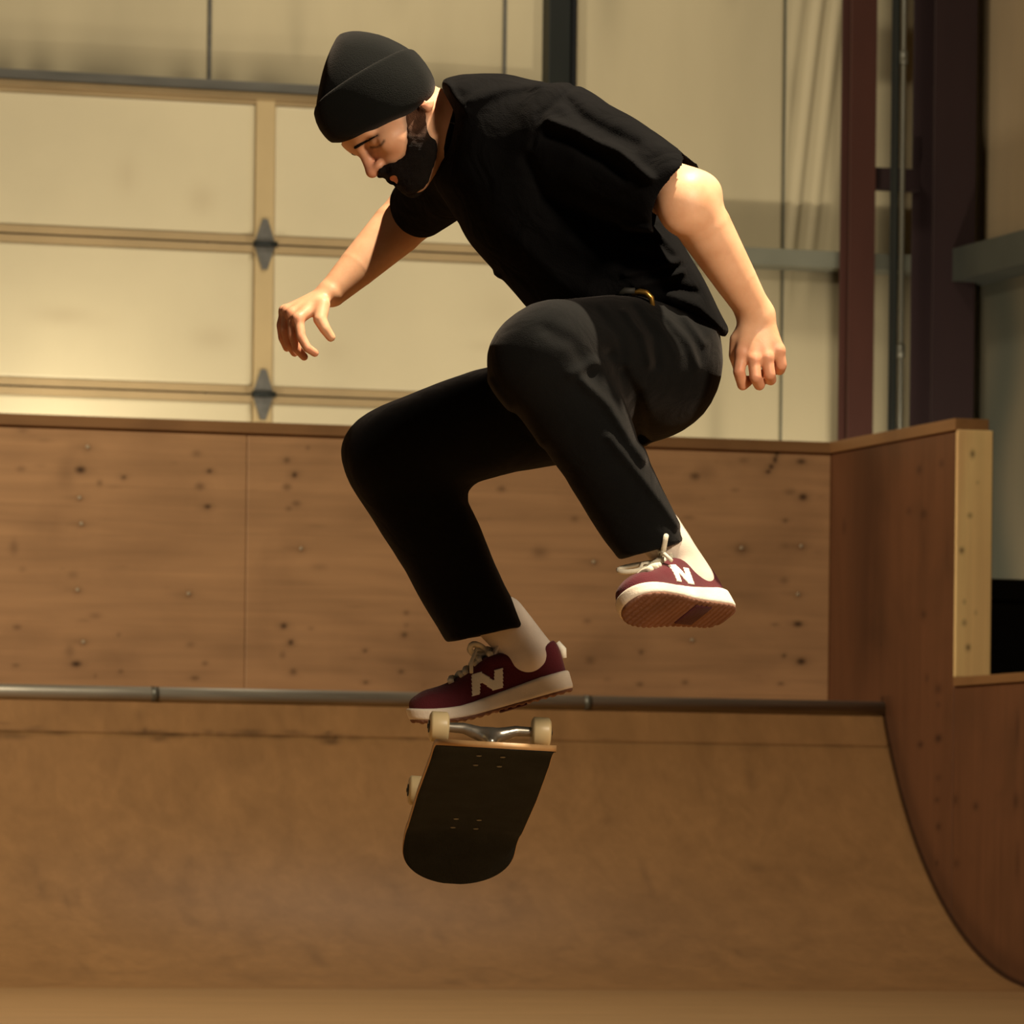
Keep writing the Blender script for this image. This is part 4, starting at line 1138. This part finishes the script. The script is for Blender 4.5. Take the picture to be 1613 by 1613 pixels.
make_shoe((-.962, -.272, .03), (-.272, .962, .0), W(902, 1088, -.17), 1.6, 1, 'maroon sneaker of the lower foot with pale sole',
          [(1, .030, (.02, .012)), (-1, .030, (.02, .012))], W(790, 978, -.17))
ph = math.radians(33); xx_ = np.array([-.58, .02, .81]); z0 = np.array([0, 1., 0]); y0 = np.cross(z0, xx_)
make_shoe(xx_, math.cos(ph)*z0-math.sin(ph)*y0, W(1148, 974, .235), .6, 1, 'maroon sneaker of the raised foot with sole showing',
          [(1, .046, (.022, .010)), (-1, .052, (.034, .012))], W(1038, 838, .28))

# ------------------------------------------------------------------ skateboard, turned over below the skater
M['deck'] = mat('maple_deck', (186, 146, 98), .45, .35, .12, (4, 30, 30))
M['grip'] = mat('grip_tape', (28, 33, 34), .9, .15, .25, (20, 20, 20), bump=.7, bscale=900)
M['truck'] = mat('truck_alloy', (196, 188, 172), .3, .5, .08, (20, 20, 20), metal=.9)
M['urethane'] = mat('urethane', (206, 184, 138), .4, .4, .08, (20, 20, 20))
M['bolt'] = mat('bolt_steel', (66, 66, 60), .4, .5, .1, metal=.8)
BL = np.array([-.115, -.285, -.952]); BL /= np.linalg.norm(BL)          # near end -> far end
BW = np.array([1, -.05, -.09]); BW -= BL*(BW @ BL); BW /= np.linalg.norm(BW)
BN = np.cross(BW, BL)
if BN[1] > 0: BN = -BN                                                  # grip side looks down
BO = W(752, 1247, 0.0)-np.array([0, 0, 0])
SBm = Matrix(((BL[0], BW[0], BN[0], BO[0]), (BL[1], BW[1], BN[1], BO[1]), (BL[2], BW[2], BN[2], BO[2]), (0, 0, 0, 1)))
if SBm.to_3x3().determinant() < 0:
    BW = -BW; SBm = Matrix(((BL[0], BW[0], BN[0], BO[0]), (BL[1], BW[1], BN[1], BO[1]), (BL[2], BW[2], BN[2], BO[2]), (0, 0, 0, 1)))
SB = empty('skateboard', PERS_M @ SBm, label='upside-down skateboard with black grip tape and pale wheels under the skater', cat='skateboard')
HW, HL_, KX = .105, .402, .225
def halfw(x):
    a = np.abs(x); e = np.clip((a-.292)/(HL_-.292), 0, 1)
    return HW*np.sqrt(np.clip(1-e**2.3, 0, 1))*(1-.03*np.clip(a/.29, 0, 1))
def deckz(x, y):
    k = np.clip(np.abs(x)-KX, 0, 1); z = np.where(k < .05, k*k/.1*math.tan(math.radians(18)), (k-.025)*math.tan(math.radians(18)))
    conc = .010*(np.abs(y)/HW)**2*np.clip(1-(np.abs(x)-.2)/.08, 0, 1)
    return z+conc
def deck_part(name, z0_, z1_, m, inset):
    nx, ny = 121, 17
    tx = np.linspace(-1, 1, nx); xs = HL_*np.sign(tx)*(1-(1-np.abs(tx))**1.35)*(1-inset/HL_); ys = np.linspace(-1, 1, ny)
    Xg = np.repeat(xs[:, None], ny, 1); Yg = ys[None]*(np.maximum(halfw(xs)-inset, .0005))[:, None]
    Zg = deckz(Xg, Yg); n = nx*ny; idx = np.arange(n).reshape(nx, ny)
    top = np.stack([Xg, Yg, Zg+z1_], -1).reshape(-1, 3); bot = np.stack([Xg, Yg, Zg+z0_], -1).reshape(-1, 3)
    q = np.stack([idx[:-1, :-1], idx[1:, :-1], idx[1:, 1:], idx[:-1, 1:]], -1).reshape(-1, 4)
    rim = np.concatenate([idx[:, 0], idx[-1, 1:], idx[-2::-1, -1], idx[0, -2:0:-1]]); nx_ = np.roll(rim, -1)
    side = np.stack([rim, rim+n, nx_+n, nx_], -1)
    o = mesh_obj(name, np.concatenate([top, bot]), np.concatenate([q, q[:, ::-1]+n, side]), m, SB, local=True)
    return o
deck_part('deck', -.011, 0.0, M['deck'], 0.0)
deck_part('grip_tape', .0002, .0016, M['grip'], .0012)
def cyl(c, ax, r, L_, seg=24, bev=.25):
    c = np.asarray(c, float); ax = np.asarray(ax, float)
    prof = [(-.5, r*(1-bev)), (-.5+bev*.4, r*.97), (-.5+bev*.7, r), (.5-bev*.7, r), (.5-bev*.4, r*.97), (.5, r*(1-bev))]
    a = np.array([1., 0, 0]) if abs(ax[0]) < .9 else np.array([0, 0, 1.]); b = np.cross(ax, a); b /= np.linalg.norm(b); a = np.cross(b, ax)
    V, Fs = [], []
    for t, rr in prof:
        for k in range(seg):
            an = 2*math.pi*k/seg; V.append(tuple(c+ax*t*L_+a*rr*math.cos(an)+b*rr*math.sin(an)))
    for i in range(len(prof)-1):
        for k in range(seg): Fs.append((i*seg+k, i*seg+(k+1) % seg, (i+1)*seg+(k+1) % seg, (i+1)*seg+k))
    Fs.append(tuple(reversed(range(seg)))); Fs.append(tuple((len(prof)-1)*seg+k for k in range(seg)))
    return V, Fs
for s in (1, -1):
    x0 = s*.185; zb = -.0112
    bp_ = box_geo((x0-.040, -.028, zb-.008), (x0+.040, .028, zb), .003)
    kp = tube_geo([(x0-s*.02, 0, zb-.006), (x0-s*.012, 0, zb-.03)], .007, 10)
    bu = cyl((x0-s*.006, 0, zb-.022), (0, 0, 1), .013, .022, 16)
    tk_ = mesh_obj('truck', *merge([bp_, kp, bu]), M['truck'], SB, smooth=False, local=True)
    za = zb-.043
    def hanger(P, x0=x0, za=za, s=s):
        d = chain(P, [(x0, -.072, za), (x0, -.045, za), (x0, 0, za+.014), (x0, .045, za), (x0, .072, za)], [.0085, .0095, .015, .0095, .0085])
        d = smin(d, rcone(P, (x0, 0, za+.012), (x0+s*.026, 0, za+.030), .013, .008), .012)
        return d
    V, Fq = sdf_mesh(hanger, (x0-.05, -.1, za-.03), (x0+.05, .1, za+.05), .0026)
    mesh_obj('hanger', V, Fq, M['truck'], tk_, smooth=True, local=True)
    mesh_obj('axle', *tube_geo([(x0, -.108, za), (x0, .108, za)], .004, 10), M['bolt'], tk_, smooth=True, local=True)
    for t in (1, -1):
        wv = cyl((x0, t*.088, za), (0, 1, 0), .0265, .033, 28, .22)
        mesh_obj('wheel', *wv, M['urethane'], tk_, smooth=True, local=True)
        mesh_obj('bearing', *cyl((x0, t*.1052, za), (0, 1, 0), .011, .003, 16), M['bolt'], tk_, smooth=True, local=True)
    for bx in (-.0265, .0265):
        for by in (-.0205, .0205):
            z = float(deckz(np.array([x0+bx]), np.array([by]))[0])+.0018
            mesh_obj('bolt', *cyl((x0+bx, by, z), (0, 0, 1), .0048, .0016, 12), M['bolt'], SB, smooth=True, local=True)
